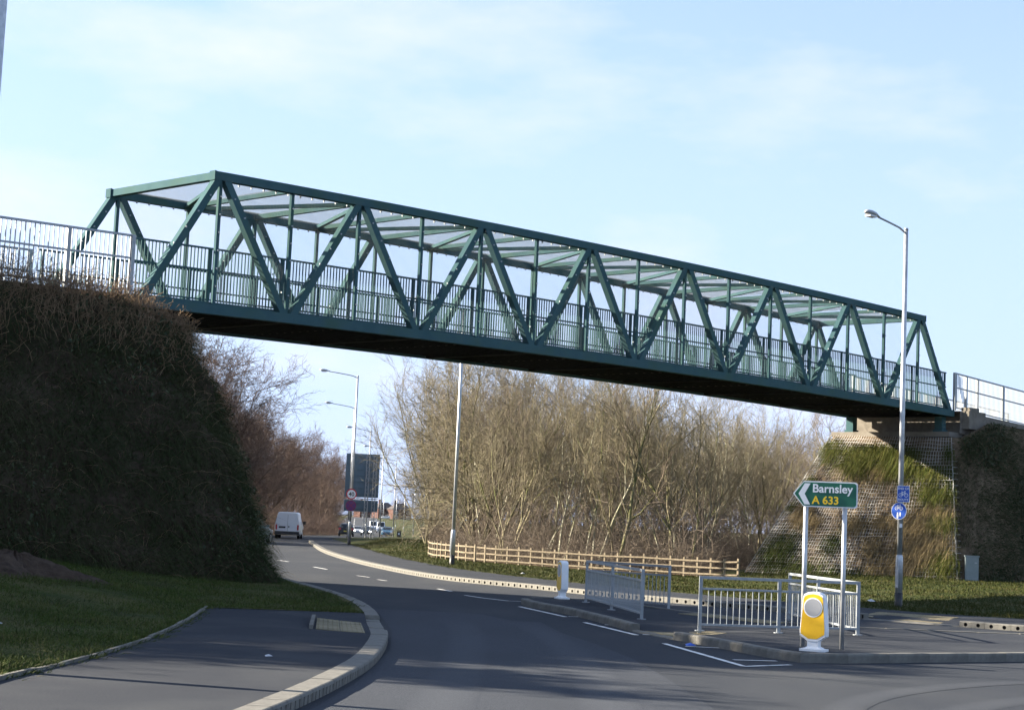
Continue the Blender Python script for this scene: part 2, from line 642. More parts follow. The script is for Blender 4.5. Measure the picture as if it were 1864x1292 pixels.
LK_OUT = [(-4.2, 6.0), (-3.0, 11.0), (-2.2, 15.0), (-1.86, 18.0), (-1.63, 20.9), (-1.53, 23.4), (-1.58, 26.4), (-1.72, 28.9), (-2.02, 32.0), (-2.36, 35.1), (-2.90, 38.6),
          (-3.62, 41.9), (-4.62, 45.6), (-5.95, 50.0), (-8.0, 56.5), (-10.6, 66.0), (-12.8, 77.0), (-15.5, 92.0), (-18.3, 118.0), (-18.9, 140.0)]
FK = [(-13.9, 131.0), (-12.4, 118.0), (-9.4, 94.5), (-7.5, 82.0), (-5.65, 72.0), (-4.35, 66.0), (-3.1, 60.9), (-1.95, 57.2), (-.82, 54.9), (.3, 53.3), (1.5, 51.4), (2.6, 49.5),
      (3.72, 47.8), (5.0, 46.3), (6.0, 45.15), (7.0, 44.0), (8.2, 42.6), (9.0, 41.9), (10.07, 41.05), (11.3, 40.1), (16.0, 36.9), (24.0, 32.5)]
ISL = [(.50, 42.3), (.62, 41.3), (1.0, 40.0), (1.42, 38.5), (1.78, 36.9), (2.08, 35.2), (2.40, 33.3), (2.98, 31.4), (3.62, 29.5), (4.1, 27.95), (4.32, 27.4), (4.62, 27.12), (5.1, 27.4),
       (6.0, 28.05), (8.5, 29.8), (14.0, 33.6)]
ISL_BACK = [(14.0, 38.5), (10.1, 36.3), (6.9, 36.1), (5.66, 36.9), (4.7, 38.4), (3.78, 40.2), (2.92, 42.3), (1.98, 43.6), (1.2, 43.7), (.66, 43.1)]

road_poly = [(-16, -15), (60, -15), (60, 36), (24, 33.5), (12, 41), (7.5, 45), (1.6, 52), (-.6, 56), (-3.5, 64), (-7, 84), (-12, 120), (-13.4, 132), (-14.6, 170), (-15.2, 240), (-16.2, 275), (-21, 330),
             (-25, 400), (-30, 490), (-62, 900), (-76, 900), (-46, 490), (-38, 400), (-26.0, 300), (-21.2, 250), (-20.0, 195), (-19.1, 140), (-18.5, 118), (-15.8, 92), (-13.1, 77), (-10.9, 66), (-8.3, 56.5), (-6.2, 50),
             (-3.8, 42), (-2.6, 35), (-1.9, 29), (-1.8, 20), (-2.6, 14), (-5, 6)]
road = sheet('road', road_poly, lambda x, y: base(y), 'asphalt', step=9.0)
# older, paler surfacing on the approach lane
worn = sheet('worn_surfacing', [(-1.55, 21), (-1.5, 26), (-1.75, 30.5), (-2.3, 35.6), (-2.6, 37.3), (-.4, 37.2), (.9, 33.0), (1.55, 29.4), (1.95, 26.4), (2.15, 23.2), (2.3, 20.0), (2.35, 17.0), (2.6, 12),
                                (3.4, 6), (4, -6), (-5, -6), (-3.9, 6), (-2.9, 11), (-2.1, 15), (-1.72, 18)], lambda x, y: .004, 'asphalt_worn', parent=road)


def painted(pts, w, z=.008, name='painted_line'):
    mb = MB()
    P = [Vector((x, y, 0)) for x, y in pts]
    vs_ = []
    for k, p in enumerate(P):
        d = (P[min(k + 1, len(P) - 1)] - P[max(k - 1, 0)]).normalized()
        nrm = Vector((-d.y, d.x, 0)) * (w / 2)
        vs_ += [(p.x + nrm.x, p.y + nrm.y, base(p.y) + z), (p.x - nrm.x, p.y - nrm.y, base(p.y) + z)]
    mb.add(vs_, [(2 * k, 2 * k + 1, 2 * k + 3, 2 * k + 2) for k in range(len(P) - 1)])
    return part(name, mb, 'white_paint', road)


for a, b in [((.46, 41.0), (1.36, 37.4)), ((1.66, 35.6), (2.42, 32.2)), ((2.72, 30.2), (3.46, 25.9))]:
    painted([a, b], .10)
painted([(3.44, 25.86), (4.22, 26.6)], .10)
for a, b in [((1.42, 37.62), (1.76, 37.66)), ((2.02, 35.1), (2.38, 35.12)), ((2.54, 32.44), (3.04, 32.46)), ((3.02, 29.74), (3.64, 29.68)), ((3.46, 27.1), (4.12, 27.26))]:
    painted([a, b], .10)
for a, b in [((-8.62, 71.1), (-8.0, 69.4)), ((-6.5, 64.1), (-5.84, 62.0)), ((-4.42, 57.0), (-3.98, 56.0)), ((-3.6, 54.3), (-3.3, 53.6)), ((-1.65, 49.2), (-1.25, 47.9)), ((-12.0, 86), (-10.9, 80)), ((-15.3, 102), (-14.3, 96))]:
    painted([a, b], .10)
painted([(-.85, 45.8), (-.4, 44.7), (.2, 43.7), (.62, 43.8)], .10)
for a, b in [((4.2, 39.7), (4.9, 38.5)), ((9.3, 37.3), (9.75, 37.5)), ((11.0, 39.0), (14.0, 36.9))]:
    painted([a, b], .09)
for k in range(8):
    y = 400 + 55 * k
    painted([(-32.5 - (y - 400) * .08, y), (-34.2 - (y - 400) * .08, y + 22)], .3)

# left pavement and verge
PB = [(-6.2, -10), (-5.4, 6), (-5.0, 13.0), (-4.86, 18.3), (-4.76, 19.6), (-4.66, 21.4), (-4.62, 23.0), (-4.66, 25.2), (-4.78, 27.6), (-4.98, 30.4), (-5.22, 33.0)]
KW = .26


def offset_path(pts, d):
    P = np.array(pts, float)
    out = []
    for k in range(len(P)):
        t = P[min(k + 1, len(P) - 1)] - P[max(k - 1, 0)]
        t /= np.linalg.norm(t)
        out.append((P[k][0] - t[1] * d, P[k][1] + t[0] * d))
    return out


lk_s = [tuple(p) for p in lerp_path(LK_OUT, .6)]
lk_in = offset_path(lk_s, KW)
i28 = min(range(len(lk_in)), key=lambda k: abs(lk_in[k][1] - 28.9))
i33 = min(range(len(lk_in)), key=lambda k: abs(lk_in[k][1] - 33.4))


def z_pav_left(x, y):
    d = smooth01((y - 27.6) / 1.2) * (1 - smooth01((y - 31.8) / 1.4)) * smooth01((x + 3.6) / 1.4)
    return .10 - .075 * d


pav_l = sheet('pavement', [p for p in PB] + [(-2.50, 33.55)] + list(reversed(lk_in[:i33 + 1])) + [(-4.7, 6), (-5.6, -10)], z_pav_left, 'asphalt_path', step=.9)
verge_l = sheet('grass_verge', PB + [(-2.55, 33.6)] + lk_in[i33 + 1:] + [(-30, 150), (-90, 140), (-90, -40), (-8, -40)], z_left, 'grass_ground', step=2.2)
# thin pin-kerb edging along the back of the left pavement
edging = struct('path_edging')
ep = lerp_path(PB, .92)
for k in range(len(ep) - 1):
    a, b = ep[k], ep[k + 1]
    if a[1] < 8:
        continue
    zz = .115 + random.uniform(-.006, .012)
    part('edging_stone', MB().bar((*a, zz - .04), (a[0] + (b[0] - a[0]) * .985, a[1] + (b[1] - a[1]) * .985, zz - .04 + random.uniform(-.004, .004)), .05, .12), 'kerb', edging)


def slab_field(name, quad, nu, nv, zf):
    """tactile paving: separate slabs with open joints and raised blisters"""
    root = struct(name)
    q = [Vector((x, y)) for x, y in quad]

    def at(u, v):
        return (q[0] * (1 - u) + q[1] * u) * (1 - v) + (q[3] * (1 - u) + q[2] * u) * v
    for i in range(nu):
        for j in range(nv):
            e = .012
            mb = MB()
            c = [at((i + e) / nu, (j + e) / nv), at((i + 1 - e) / nu, (j + e) / nv), at((i + 1 - e) / nu, (j + 1 - e) / nv), at((i + e) / nu, (j + 1 - e) / nv)]
            dz = random.uniform(-.002, .003)
            top = [(p.x, p.y, zf(p.x, p.y) + .012 + dz) for p in c]
            bot = [(p.x, p.y, zf(p.x, p.y) - .03) for p in c]
            mb.add(bot + top, [(4, 5, 6, 7), (0, 1, 5, 4), (1, 2, 6, 5), (2, 3, 7, 6), (3, 0, 4, 7)])
            for a in range(5):
                for b in range(5):
                    p = at((i + (a + .5) / 5) / nu, (j + (b + .5) / 5) / nv)
                    z = zf(p.x, p.y) + .012 + dz
                    r1, r2 = .014, .009
                    mb.add([(p.x - r1, p.y - r1, z), (p.x + r1, p.y - r1, z), (p.x + r1, p.y + r1, z), (p.x - r1, p.y + r1, z),
                            (p.x - r2, p.y - r2, z + .005), (p.x + r2, p.y - r2, z + .005), (p.x + r2, p.y + r2, z + .005), (p.x - r2, p.y + r2, z + .005)],
                           [(4, 5, 6, 7), (0, 1, 5, 4), (1, 2, 6, 5), (2, 3, 7, 6), (3, 0, 4, 7)])
            part('paving_slab', mb, 'tactile', root)
    return root


slab_field('tactile_paving', [(-2.86, 29.0), (-2.08, 29.05), (-2.34, 31.6), (-3.1, 31.6)], 2, 6, z_pav_left)
part('edging_stone', MB().bar((-3.17, 31.75, .10), (-2.92, 28.9, .10), .06, .07), 'kerb', edging)

# far pavement, verge
fk_s = [tuple(p) for p in lerp_path(FK, .6)]
fk_in = offset_path(fk_s, KW)           # away from the road is to the left of travel here
FPB = [(-12.1, 131.0), (-9.2, 111), (-6.6, 94.0), (-4.7, 81.5), (-3.3, 74.0), (-2.3, 69.3), (-1.3, 65.4), (-.1, 61.9), (1.1, 59.1), (2.5, 56.0), (4.1, 53.0), (5.8, 50.6), (7.8, 48.3), (9.6, 46.2), (10.5, 45.0), (11.6, 44.5), (17, 42), (26, 37)]


def z_pav_far(x, y):
    d = smooth01((x - 7.9) / 1.0) * (1 - smooth01((x - 10.3) / .8)) * (1 - smooth01((y - 41.9 + (x - 9) * .8 - .6) / 1.6))
    return base(y) + .11 - .085 * d


pav_f = sheet('pavement', fk_in + list(reversed(FPB)), z_pav_far, 'asphalt_path', step=2.0)
verge_r = sheet('grass_verge', list(reversed(FPB))[0:0] + FPB + [(80, 30), (110, 90), (60, 190), (0, 330), (-13.0, 285), (-12.9, 200), (-12.6, 150)], z_right, 'grass_ground', step=2.6)
wood_floor = sheet('woodland_floor', [(-3.4, 85), (-1.4, 77.6), (1.2, 75.0), (3.4, 73.2), (5.8, 71.4), (8.6, 69.4), (9.6, 80.5), (40, 115), (30, 200), (-4, 240), (-7.5, 200), (-5, 140), (-4.0, 100)], lambda x, y: z_right(x, y) + .02, 'leaf_litter', step=5)
slab_field('tactile_paving', [(8.35, 42.9), (9.95, 41.55), (10.75, 43.1), (9.1, 44.2)], 5, 3, z_pav_far)

# traffic island
isl_s = [tuple(p) for p in lerp_path(ISL, .6)]
isl_in = offset_path(isl_s, .16)


def z_isl(x, y):
    m = (x - 2.0) * .95 + (y - 36.0) * .3
    d = smooth01((y - 31.2) / .5) * (1 - smooth01((y - 33.3) / .5)) * (1 - smooth01((x - 3.1) / 1.0))
    return .125 - .10 * d


island = sheet('island_pavement', isl_in + ISL_BACK, z_isl, 'asphalt_path', step=.8)
slab_field('tactile_paving', [(2.62, 33.1), (3.12, 31.55), (3.95, 31.9), (3.45, 33.6)], 4, 2, z_isl)
slab_field('tactile_paving', [(3.72, 38.35), (5.15, 35.95), (5.72, 36.45), (4.25, 38.85)], 6, 2, z_isl)


# ------------------------------------------------------------------ kerbs (separate stones, drain slots in the face)
def kerb_mesh(L, w, h, holes, slot):
    """stone of length L along +x, road face at y=0, top inner edge at y=w; drain openings are real recesses"""
    mb = MB()
    b, g = .03, .0025
    dp = .06 if holes else 0.0
    zb = -.06
    prof = [(dp, zb), (dp, h - b), (0, h - b), (.012, h - .006), (b, h), (w, h), (w, zb)] if holes else [(0, zb), (0, h - b), (.012, h - .006), (b, h), (w, h), (w, zb)]
    n = len(prof)
    vs_ = [(t, y, z) for t in (g, L - g) for y, z in prof]
    fs = [tuple(reversed(range(n))), tuple(range(n, 2 * n))]
    for i in range(n):
        j = (i + 1) % n
        fs.append((i, j, n + j, n + i))
    o = len(mb.f)
    mb.add(vs_, fs)
    if holes:
        mb.m[o + 2] = 1                                  # back of the openings
    cw = (L - 2 * g) / holes if holes else 0
    for k in range(holes):
        x0 = g + cw * k
        xc = x0 + cw / 2
        if slot:
            hw = .021
            for a, c in ((x0, xc - hw), (xc + hw, x0 + cw)):
                mb.box(((a + c) / 2, dp / 2, (zb + h - b) / 2), (c - a, dp, h - b - zb))
            mb.box((xc, dp / 2, h * .72 + (h - b - h * .72) / 2), (2 * hw, dp, h - b - h * .72))
        else:
            rr, zc, m = .043, h * .45, 12
            ring, rect = [], []
            for q in range(m):
                a = 2 * math.pi * (q + .5) / m
                ca, sa = math.cos(a), math.sin(a)
                ring.append((xc + rr * ca, zc + rr * sa))
                tx = (cw / 2) / abs(ca) if abs(ca) > 1e-6 else 9
                tz = ((h - b - zc) if sa > 0 else (zc - zb)) / abs(sa) if abs(sa) > 1e-6 else 9
                t = min(tx, tz)
                rect.append((xc + t * ca, zc + t * sa))
            V_ = [(x, 0, z) for x, z in rect] + [(x, 0, z) for x, z in ring] + [(x, dp, z) for x, z in ring]
            F_ = []
            for q in range(m):
                r_ = (q + 1) % m
                F_ += [(q, r_, m + r_, m + q)]
            mb.add(V_, F_)
            mb.add(V_, [(m + q, m + (q + 1) % m, 2 * m + (q + 1) % m, 2 * m + q) for q in range(m)], 1)
    return mb.mesh('kerb_stone', ['kerb', 'kerb_hole'])


def lay_kerb(root, pts, me, L, zf, skip=None):
    n = 0
    for k in range(len(pts) - 1):
        a, b = Vector(pts[k]), Vector(pts[k + 1])
        d = b - a
        m = (a + b) / 2
        if skip and skip(m):
            continue
        o = link('kerb_stone', me, root)
        o.location = (a.x, a.y, zf(m.x, m.y) + random.uniform(-.003, .003))
        o.rotation_euler = (random.uniform(-.006, .006), 0, math.atan2(d.y, d.x))
        o.scale = (d.length / L, 1, 1)
        n += 1
    return n


K_SLOT = kerb_mesh(.6, KW, .115, 3, True)
K_HOLE = kerb_mesh(.6, KW, .135, 2, False)
K_PLAIN = kerb_mesh(.9, .16, .14, 0, False)
K_DROP = kerb_mesh(.6, KW, .03, 0, False)
kerb_l = struct('kerb')
lk = [tuple(p) for p in lerp_path(LK_OUT[2:17], .6)]
lay_kerb(kerb_l, lk, K_SLOT, .6, lambda x, y: 0, skip=lambda m: m.y > 28.7)
lay_kerb(kerb_l, lk, K_DROP, .6, lambda x, y: 0, skip=lambda m: not (28.7 <= m.y < 32.6))
K_LOW = kerb_mesh(.6, KW, .105, 0, False)
lay_kerb(kerb_l, lk, K_LOW, .6, lambda x, y: 0, skip=lambda m: m.y < 32.6)
kerb_f = struct('kerb')
fk = [tuple(p) for p in lerp_path(FK, .6)]
lay_kerb(kerb_f, fk, K_HOLE, .6, lambda x, y: base(y), skip=lambda m: m.y > 118 or 8.3 < m.x < 10.4)
lay_kerb(kerb_f, fk, K_DROP, .6, lambda x, y: 0, skip=lambda m: not (8.3 <= m.x <= 10.4))
kerb_i = struct('kerb')
ik = [tuple(p) for p in lerp_path(ISL[:7], .9)]
lay_kerb(kerb_i, ik, K_PLAIN, .9, lambda x, y: 0)
ik2 = [tuple(p) for p in lerp_path(ISL[7:], .9)]
lay_kerb(kerb_i, ik2, K_PLAIN, .9, lambda x, y: 0)
ik3 = [tuple(p) for p in lerp_path([ISL[6], ISL[7]], .9)]
K_PDROP = kerb_mesh(.9, .16, .03, 0, False)
lay_kerb(kerb_i, ik3, K_PDROP, .9, lambda x, y: 0)
lay_kerb(kerb_i, [tuple(p) for p in lerp_path(ISL_BACK, .9)], K_PLAIN, .9, lambda x, y: 0)


# ================================================================== EMBANKMENTS
def ring_resample(poly, n):
    P = np.array(poly, float)
    ln = np.concatenate([[0], np.cumsum(np.linalg.norm(np.diff(P, axis=0), axis=1))])
    s = np.linspace(0, ln[-1], n)
    return np.stack([np.interp(s, ln, P[:, k]) for k in range(P.shape[1])], 1)


def nz2(a, b):
    return (math.sin(a * 1.7 + b * 2.3) + math.sin(a * 3.1 - b * 1.3 + 2) * .6 + math.sin(a * .7 + b * 4.1 + 4) * .5) / 2.1


def loft_bank(name, top, bot, rows, mats, parent, rough=.12, bulge=.0):
    """top / bot: lists of (s, w, z); rings joined by rows of quads; returns surface samples"""
    n = 150
    T, Bo = ring_resample(top, n), ring_resample(bot, n)
    mb = MB()
    grid = np.zeros((rows + 1, n, 3))
    for r in range(rows + 1):
        t = r / rows
        for i in range(n):
            s, w, z = T[i] * (1 - t) + Bo[i] * t
            k = rough * nz2(s * .9 + t * 3, w * .9 + z * 1.2) * (1 if 0 < r < rows else .4)
            w2 = w + (k if w > 2 else -k) * .8
            s2 = s + k * .6
            if bulge:
                bl = bulge * 4 * t * (1 - t)
                s2 += bl * (1 if s > -1 else 0) * smooth01((s + 1) / 1.5)
                w2 -= bl * .5 if w < 0 else 0
            p = B(s2, w2, z)
            grid[r, i] = p
    vs_ = grid.reshape(-1, 3)
    fs = [(r * n + i, (r + 1) * n + i, (r + 1) * n + i + 1, r * n + i + 1) for r in range(rows) for i in range(n - 1)]
    mb.add(vs_, fs)
    mb.add([B(*p) for p in T], [tuple(reversed(range(n)))])
    o = part(name, mb, mats, parent, smooth=True)
    return o, grid


def sample_grid(grid, n, keep=None, seed=1):
    g = np.random.default_rng(seed)
    rws, cols = grid.shape[0] - 1, grid.shape[1] - 1
    a, b, c, d = grid[:-1, :-1], grid[:-1, 1:], grid[1:, 1:], grid[1:, :-1]
    area = np.linalg.norm(np.cross(c - a, b - d), axis=2) / 2
    if keep is not None:
        cen = (a + b + c + d) / 4
        area = area * keep(cen)
    pr = (area / area.sum()).ravel()
    idx = g.choice(len(pr), n, p=pr)
    r, q = np.divmod(idx, cols)
    u, v = g.random((n, 1)), g.random((n, 1))
    P = (a[r, q] * (1 - u) + b[r, q] * u) * (1 - v) + (d[r, q] * (1 - u) + c[r, q] * u) * v
    N = np.cross((b - a)[r, q], (d - a)[r, q])
    N /= np.linalg.norm(N, axis=1, keepdims=True) + 1e-9
    return P, N


# left bank
bank_l = thing('embankment', 'tall steep grassy embankment carrying the path, in deep shade', 'embankment', tuple(B(0, 2.5, 0)))
bank_l_inv = Matrix.Translation(-B(0, 2.5, 0))


def reparent(o, root):
    o.parent = root
    o.matrix_parent_inverse = Matrix.Translation(root.location).inverted()


topL = [(-46, -1.3, 6.0), (-20, -1.3, 6.4), (-8, -1.25, 6.75), (-1.2, -1.15, 6.85), (-.2, -1.1, 6.55), (.7, -1.0, 6.4), (1.25, -.7, 6.35), (1.4, 0, 6.35), (1.4, BW, 6.35), (1.2, BW + .8, 6.35), (-.5, BW + 1.2, 6.6), (-46, BW + 1.3, 6.0)]
botL = [(-46, -5.2, -.2), (-20, -4.6, -.2), (-8, -4.15, -.2), (-1.0, -4.0, -.2), (.8, -4.0, -.2), (2.0, -3.85, -.2), (2.6, -3.2, -.2), (2.8, -2, -.2), (2.8, BW + 2, -.2), (2.3, BW + 3.2, -.2), (-.5, BW + 3.8, -.2), (-46, BW + 4.4, -.2)]
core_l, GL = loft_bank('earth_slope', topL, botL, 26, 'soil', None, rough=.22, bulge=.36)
reparent(core_l, bank_l)
mbp = MB()
mbp.add([B(-46, -.35, 6.1), B(-.15, -.35, 7.10), B(-.15, BW + .35, 7.10), B(-46, BW + .35, 6.1)], [(0, 1, 2, 3)])
mbp.add([B(-46, -.35, 6.1), B(-.15, -.35, 7.10), B(-.15, -.35, 6.2), B(-46, -.35, 5.2)], [(0, 3, 2, 1)])
pl = part('path_surface', mbp, 'asphalt_path', None)
reparent(pl, bank_l)
cp = MB()
for c0, sz in ((B(.35, BW / 2, 6.18), (1.6, BW + 1.2, .7)), (B(-.35, BW / 2, 6.60), (.4, BW + 1.0, .94))):
    cp.box(c0, sz, BAZ)
o = part('bearing_shelf', cp, 'concrete', None)
reparent(o, bank_l)

# right bank with its wire-faced end
bank_r = thing('bridge_abutment', 'wire-mesh faced earth abutment with grass tufts under the far end of the bridge', 'abutment', tuple(B(LEN, 2.5, 0)))
TR = [(86, -1.0, 4.4), (60, -.95, 5.9), (46, -.9, 6.55), (40.2, -.9, 6.7), (38.9, -.9, 6.2), (38.2, -.75, 5.95), (38.15, -.5, 5.95), (38.15, BW + .25, 6.05), (38.4, BW + .5, 6.0), (41, BW + .8, 6.7), (86, BW + 1, 4.4)]
BR = [(86, -3.2, 0), (60, -3.0, .1), (46, -2.5, .2), (40.2, -2.35, .2), (38.4, -2.3, .2), (36.7, -2.2, .2), (36.45, -1.9, .2), (36.2, 8.1, .05), (36.6, 8.6, .05), (41, 9.2, .05), (86, 9.5, 0)]
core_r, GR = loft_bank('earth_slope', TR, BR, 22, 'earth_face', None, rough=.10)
reparent(core_r, bank_r)
mbp = MB()
mbp.add([B(LEN + .15, -.35, 7.10), B(48, -.35, 6.72), B(86, -.35, 4.8), B(86, BW + .35, 4.8), B(48, BW + .35, 6.72), B(LEN + .15, BW + .35, 7.10)], [(0, 1, 2, 3, 4, 5)])
mbp.add([B(LEN + .15, -.35, 7.10), B(48, -.35, 6.72), B(86, -.35, 4.8), B(86, -.35, 4.0), B(48, -.35, 6.0), B(LEN + .15, -.35, 6.2)], [(5, 4, 3, 2, 1, 0)])
o = part('path_surface', mbp, 'concrete', None)
reparent(o, bank_r)
o = part('bearing_shelf', MB().box(B(38.8, BW / 2 + .1, 6.13), (1.0, BW + .7, .20), BAZ), 'concrete', None)
reparent(o, bank_r)
o = part('ballast_wall', MB().box(B(39.6, BW / 2, 6.62), (.36, BW + .5, .94), BAZ), 'concrete', None)
reparent(o, bank_r)
o = part('wing_wall', MB().box(B(39.7, -.52, 6.75), (1.25, .34, .72), BAZ).box(B(39.45, -.50, 7.18), (.7, .4, .14), BAZ), 'concrete', None)
reparent(o, bank_r)
for w in (.35, BW - .35):
    o = part('bearing', MB().box(B(38.6, w, 6.28), (.42, .42, .10), BAZ, 0).box(B(38.6, w, 6.60), (.30, .34, .52), BAZ), 'bridge_green', None)
    reparent(o, bank_r)

# wire lattice over the end face: rows of bars, each lift one mat
FACE_T = [B(38.15, -.5, 5.95), B(38.15, BW + .25, 6.05)]
FACE_B = [B(36.45, -1.9, .2), B(36.2, 8.1, .05)]
f_n = (FACE_B[1] - FACE_B[0]).cross(FACE_T[0] - FACE_B[0]).normalized()
if f_n.dot(B_DIR) > 0:
    f_n = -f_n


def face(u, t, off=0.0):
    """u 0..1 from near to far edge, t 0..1 from foot to head"""
    a = FACE_B[0].lerp(FACE_T[0], t)
    b = FACE_B[1].lerp(FACE_T[1], t)
    return a.lerp(b, u) + f_n * off


LIFTS = 10
for k in range(LIFTS):
    t0, t1 = k / LIFTS, (k + 1) / LIFTS
    p0, p1 = [], []
    off0, off1 = .16, .10
    for q in range(4):
        t = t0 + (t1 - t0) * q / 4
        o_ = off0 + (off1 - off0) * q / 4
        for j in range(12):
            jit = [random.uniform(-.035, .035) for _ in range(2)]
            sag = .004 * math.sin(j * 1.7 + k * 2.3 + q)
            sag2 = .004 * math.sin((j + 1) * 1.7 + k * 2.3 + q)
            p0.append(face(j / 12, t + sag, o_ + .03 * math.sin(j * 2.1 + k)))
            p1.append(face((j + 1) / 12, t + sag2, o_ + .03 * math.sin((j + 1) * 2.1 + k)))
    width = (face(0, t0) - face(1, t0)).length
    nb = int(width / .125)
    for j in range(nb + 1):
        p0.append(face(j / nb, t0, off0))
        p1.append(face(j / nb, t1, off1))
    me = segs_mesh('mesh_mat', [tuple(p) for p in p0], [tuple(p) for p in p1], np.full(len(p0), .0100), np.full(len(p0), .0100), 'wire')
    o = link('mesh_mat', me)
    reparent(o, bank_r)
# corner bars running up both edges of the face
for u in (-.004, 1.004):
    me = segs_mesh('corner_mat', [tuple(face(u, t / 24, .13)) for t in range(24)] + [tuple(face(u, t / 24, .13)) for t in range(24)],
                   [tuple(face(u, (t + 1) / 24, .13)) for t in range(24)] + [tuple(face(u, t / 24, .13) + B_DIR * .35) for t in range(24)], np.full(48, .012), np.full(48, .012), 'wire')
    o = link('corner_mat', me)
    reparent(o, bank_r)

# ------------------------------------------------------------------ grass, weeds (uncountable growth)


def in_view_left(c):
    s = (c[..., 0] - BX) * CB + (c[..., 1] - BY) * SB
    w = -(c[..., 0] - BX) * SB + (c[..., 1] - BY) * CB
    return ((s > -13) & (w < 1.5)).astype(float) + ((s > 1.0) & (w >= 1.5) & (w < 3)) * .6


def grow_on_bank(name, grid, n, keep, mats, label, Lr=(.35, .9), wd=.012, droop=.9, out=.75, seed=3, tint_noise=True):
    P, N = sample_grid(grid, n, keep, seed)
    g = np.random.default_rng(seed + 50)
    flip = np.sign((N * np.array([SB, -CB, .3])).sum(1))[:, None]
    N = N * np.where(flip == 0, 1, flip)
    D = N * out + g.normal(size=(n, 3)) * .28 + np.array([0, 0, .35])
    # clumps: length follows a low-frequency field
    fld = np.sin(P[:, 0] * 1.9 + P[:, 2] * 1.3) * np.sin(P[:, 1] * 1.6 - P[:, 2] * 2.1 + 1)
    L = g.uniform(Lr[0], Lr[1], n) * (1 + .35 * fld) * g.choice([.35, .6, 1.0, 1.25], n)
    tint = np.clip(g.normal(.30, .16, n) + .22 * np.sin(P[:, 0] * .8 + P[:, 1] * .5) * np.cos(P[:, 2] * .9) + .35 * np.clip((P[:, 2] - 5.6) / 1.2, 0, 1), 0, 1)
    me = blades_mesh(name, P - N * .03, D, L, np.full(n, wd) * g.uniform(.6, 1.4, n), droop, mats, tint)
    return tag(link(name, me), label, 'grass', kind='stuff')


grow_on_bank('bank_grass', GL, 95000, in_view_left, 'grass_shade', 'long drooping grass hanging down the shaded left embankment', Lr=(.3, .75), seed=11)


def in_view_right_side(c):
    s = (c[..., 0] - BX) * CB + (c[..., 1] - BY) * SB
    w = -(c[..., 0] - BX) * SB + (c[..., 1] - BY) * CB
    return ((s > 37.2) & (s < 52) & (w < -.4)).astype(float)


grow_on_bank('bank_grass', GR, 32000, in_view_right_side, 'grass_shade', 'long drooping grass on the shaded side of the far abutment', Lr=(.3, .7), wd=.016, seed=12)

# tufts on the lit wire face (u, t, radius u, radius t, count, kind, length)
TUFTS = [(.98, .93, .10, .05, 900, 'l', .45), (.93, .87, .05, .06, 500, 'l', .5), (.55, .90, .28, .035, 2600, 'l', .75), (.66, .82, .12, .05, 1500, 'l', .8), (.36, .82, .12, .05, 1500, 'l', .8), (.50, .76, .10, .05, 700, 's', .6),
         (.16, .76, .12, .05, 1100, 'l', .6), (.10, .62, .12, .06, 1500, 'l', .6), (.08, .5, .10, .05, 900, 's', .5), (.06, .42, .09, .06, 1300, 'l', .55), (.20, .40, .14, .08, 1500, 's', .7), (.12, .28, .12, .08, 1600, 's', .7),
         (.05, .15, .08, .10, 1700, 'l', .6), (.22, .2, .10, .10, 1100, 's', .7), (.30, .10, .12, .08, 1100, 's', .6), (.88, .46, .06, .07, 900, 's', .6), (.80, .40, .06, .05, 500, 's', .5), (.55, .40, .07, .05, 900, 's', .55), (.38, .42, .07, .05, 800, 's', .5),
         (.95, .68, .04, .04, 300, 'l', .4), (.97, .50, .03, .04, 240, 'l', .4), (.72, .62, .04, .02, 160, 'l', .3), (.60, .66, .04, .02, 160, 'l', .3), (.90, .20, .10, .12, 1900, 'g', .5), (.78, .08, .16, .07, 1500, 'g', .45), (.64, .26, .05, .07, 700, 'g', .4), (.45, .06, .3, .04, 1400, 'g', .4),
         (.5, .60, .5, .4, 900, 's', .3), (.35, .5, .3, .4, 700, 'l', .3), (.42, .24, .05, .08, 700, 's', .6), (.02, .9, .04, .05, 300, 'g', .4), (.02, .7, .03, .2, 500, 'g', .35)]
for kind, mt, nm, lb in (('l', 'face_lush', 'face_grass', 'bright green grass tufts spilling over the sunlit wire face'), ('s', 'grass_straw', 'dry_grass', 'dead straw-coloured grass hanging on the sunlit wire face'), ('g', 'grass_short', 'face_ivy', 'dark green growth low on the sunlit wire face')):
    Ps, Ls = [], []
    g = np.random.default_rng(ord(kind))
    for (u, t, ru, rt, n, k2, L) in TUFTS:
        if k2 != kind:
            continue
        if L <= .3:
            uu, tt = g.uniform(.02, .98, n), g.uniform(.05, .97, n)
        else:
            uu, tt = g.normal(u, ru * .55, n), g.normal(t, rt * .55, n)
        ok = (uu > -.01) & (uu < 1.01) & (tt > 0) & (tt < 1.01)
        uu, tt = uu[ok], tt[ok]
        a = np.array(FACE_B[0])[None] * (1 - tt[:, None]) + np.array(FACE_T[0])[None] * tt[:, None]
        b = np.array(FACE_B[1])[None] * (1 - tt[:, None]) + np.array(FACE_T[1])[None] * tt[:, None]
        Ps.append(a * (1 - uu[:, None]) + b * uu[:, None])
        Ls.append(np.full(len(uu), L))
    P = np.concatenate(Ps)
    L = np.concatenate(Ls) * g.uniform(.5, 1.25, len(P))
    D = np.array(f_n)[None] * .8 + g.normal(size=P.shape) * .42 + np.array([0, 0, .25])
    me = blades_mesh(nm, P, D, L, g.uniform(.012, .03, len(P)), .95, mt, np.clip(g.normal(.5, .25, len(P)), 0, 1))
    tag(link(nm, me), lb, 'grass', kind='stuff')


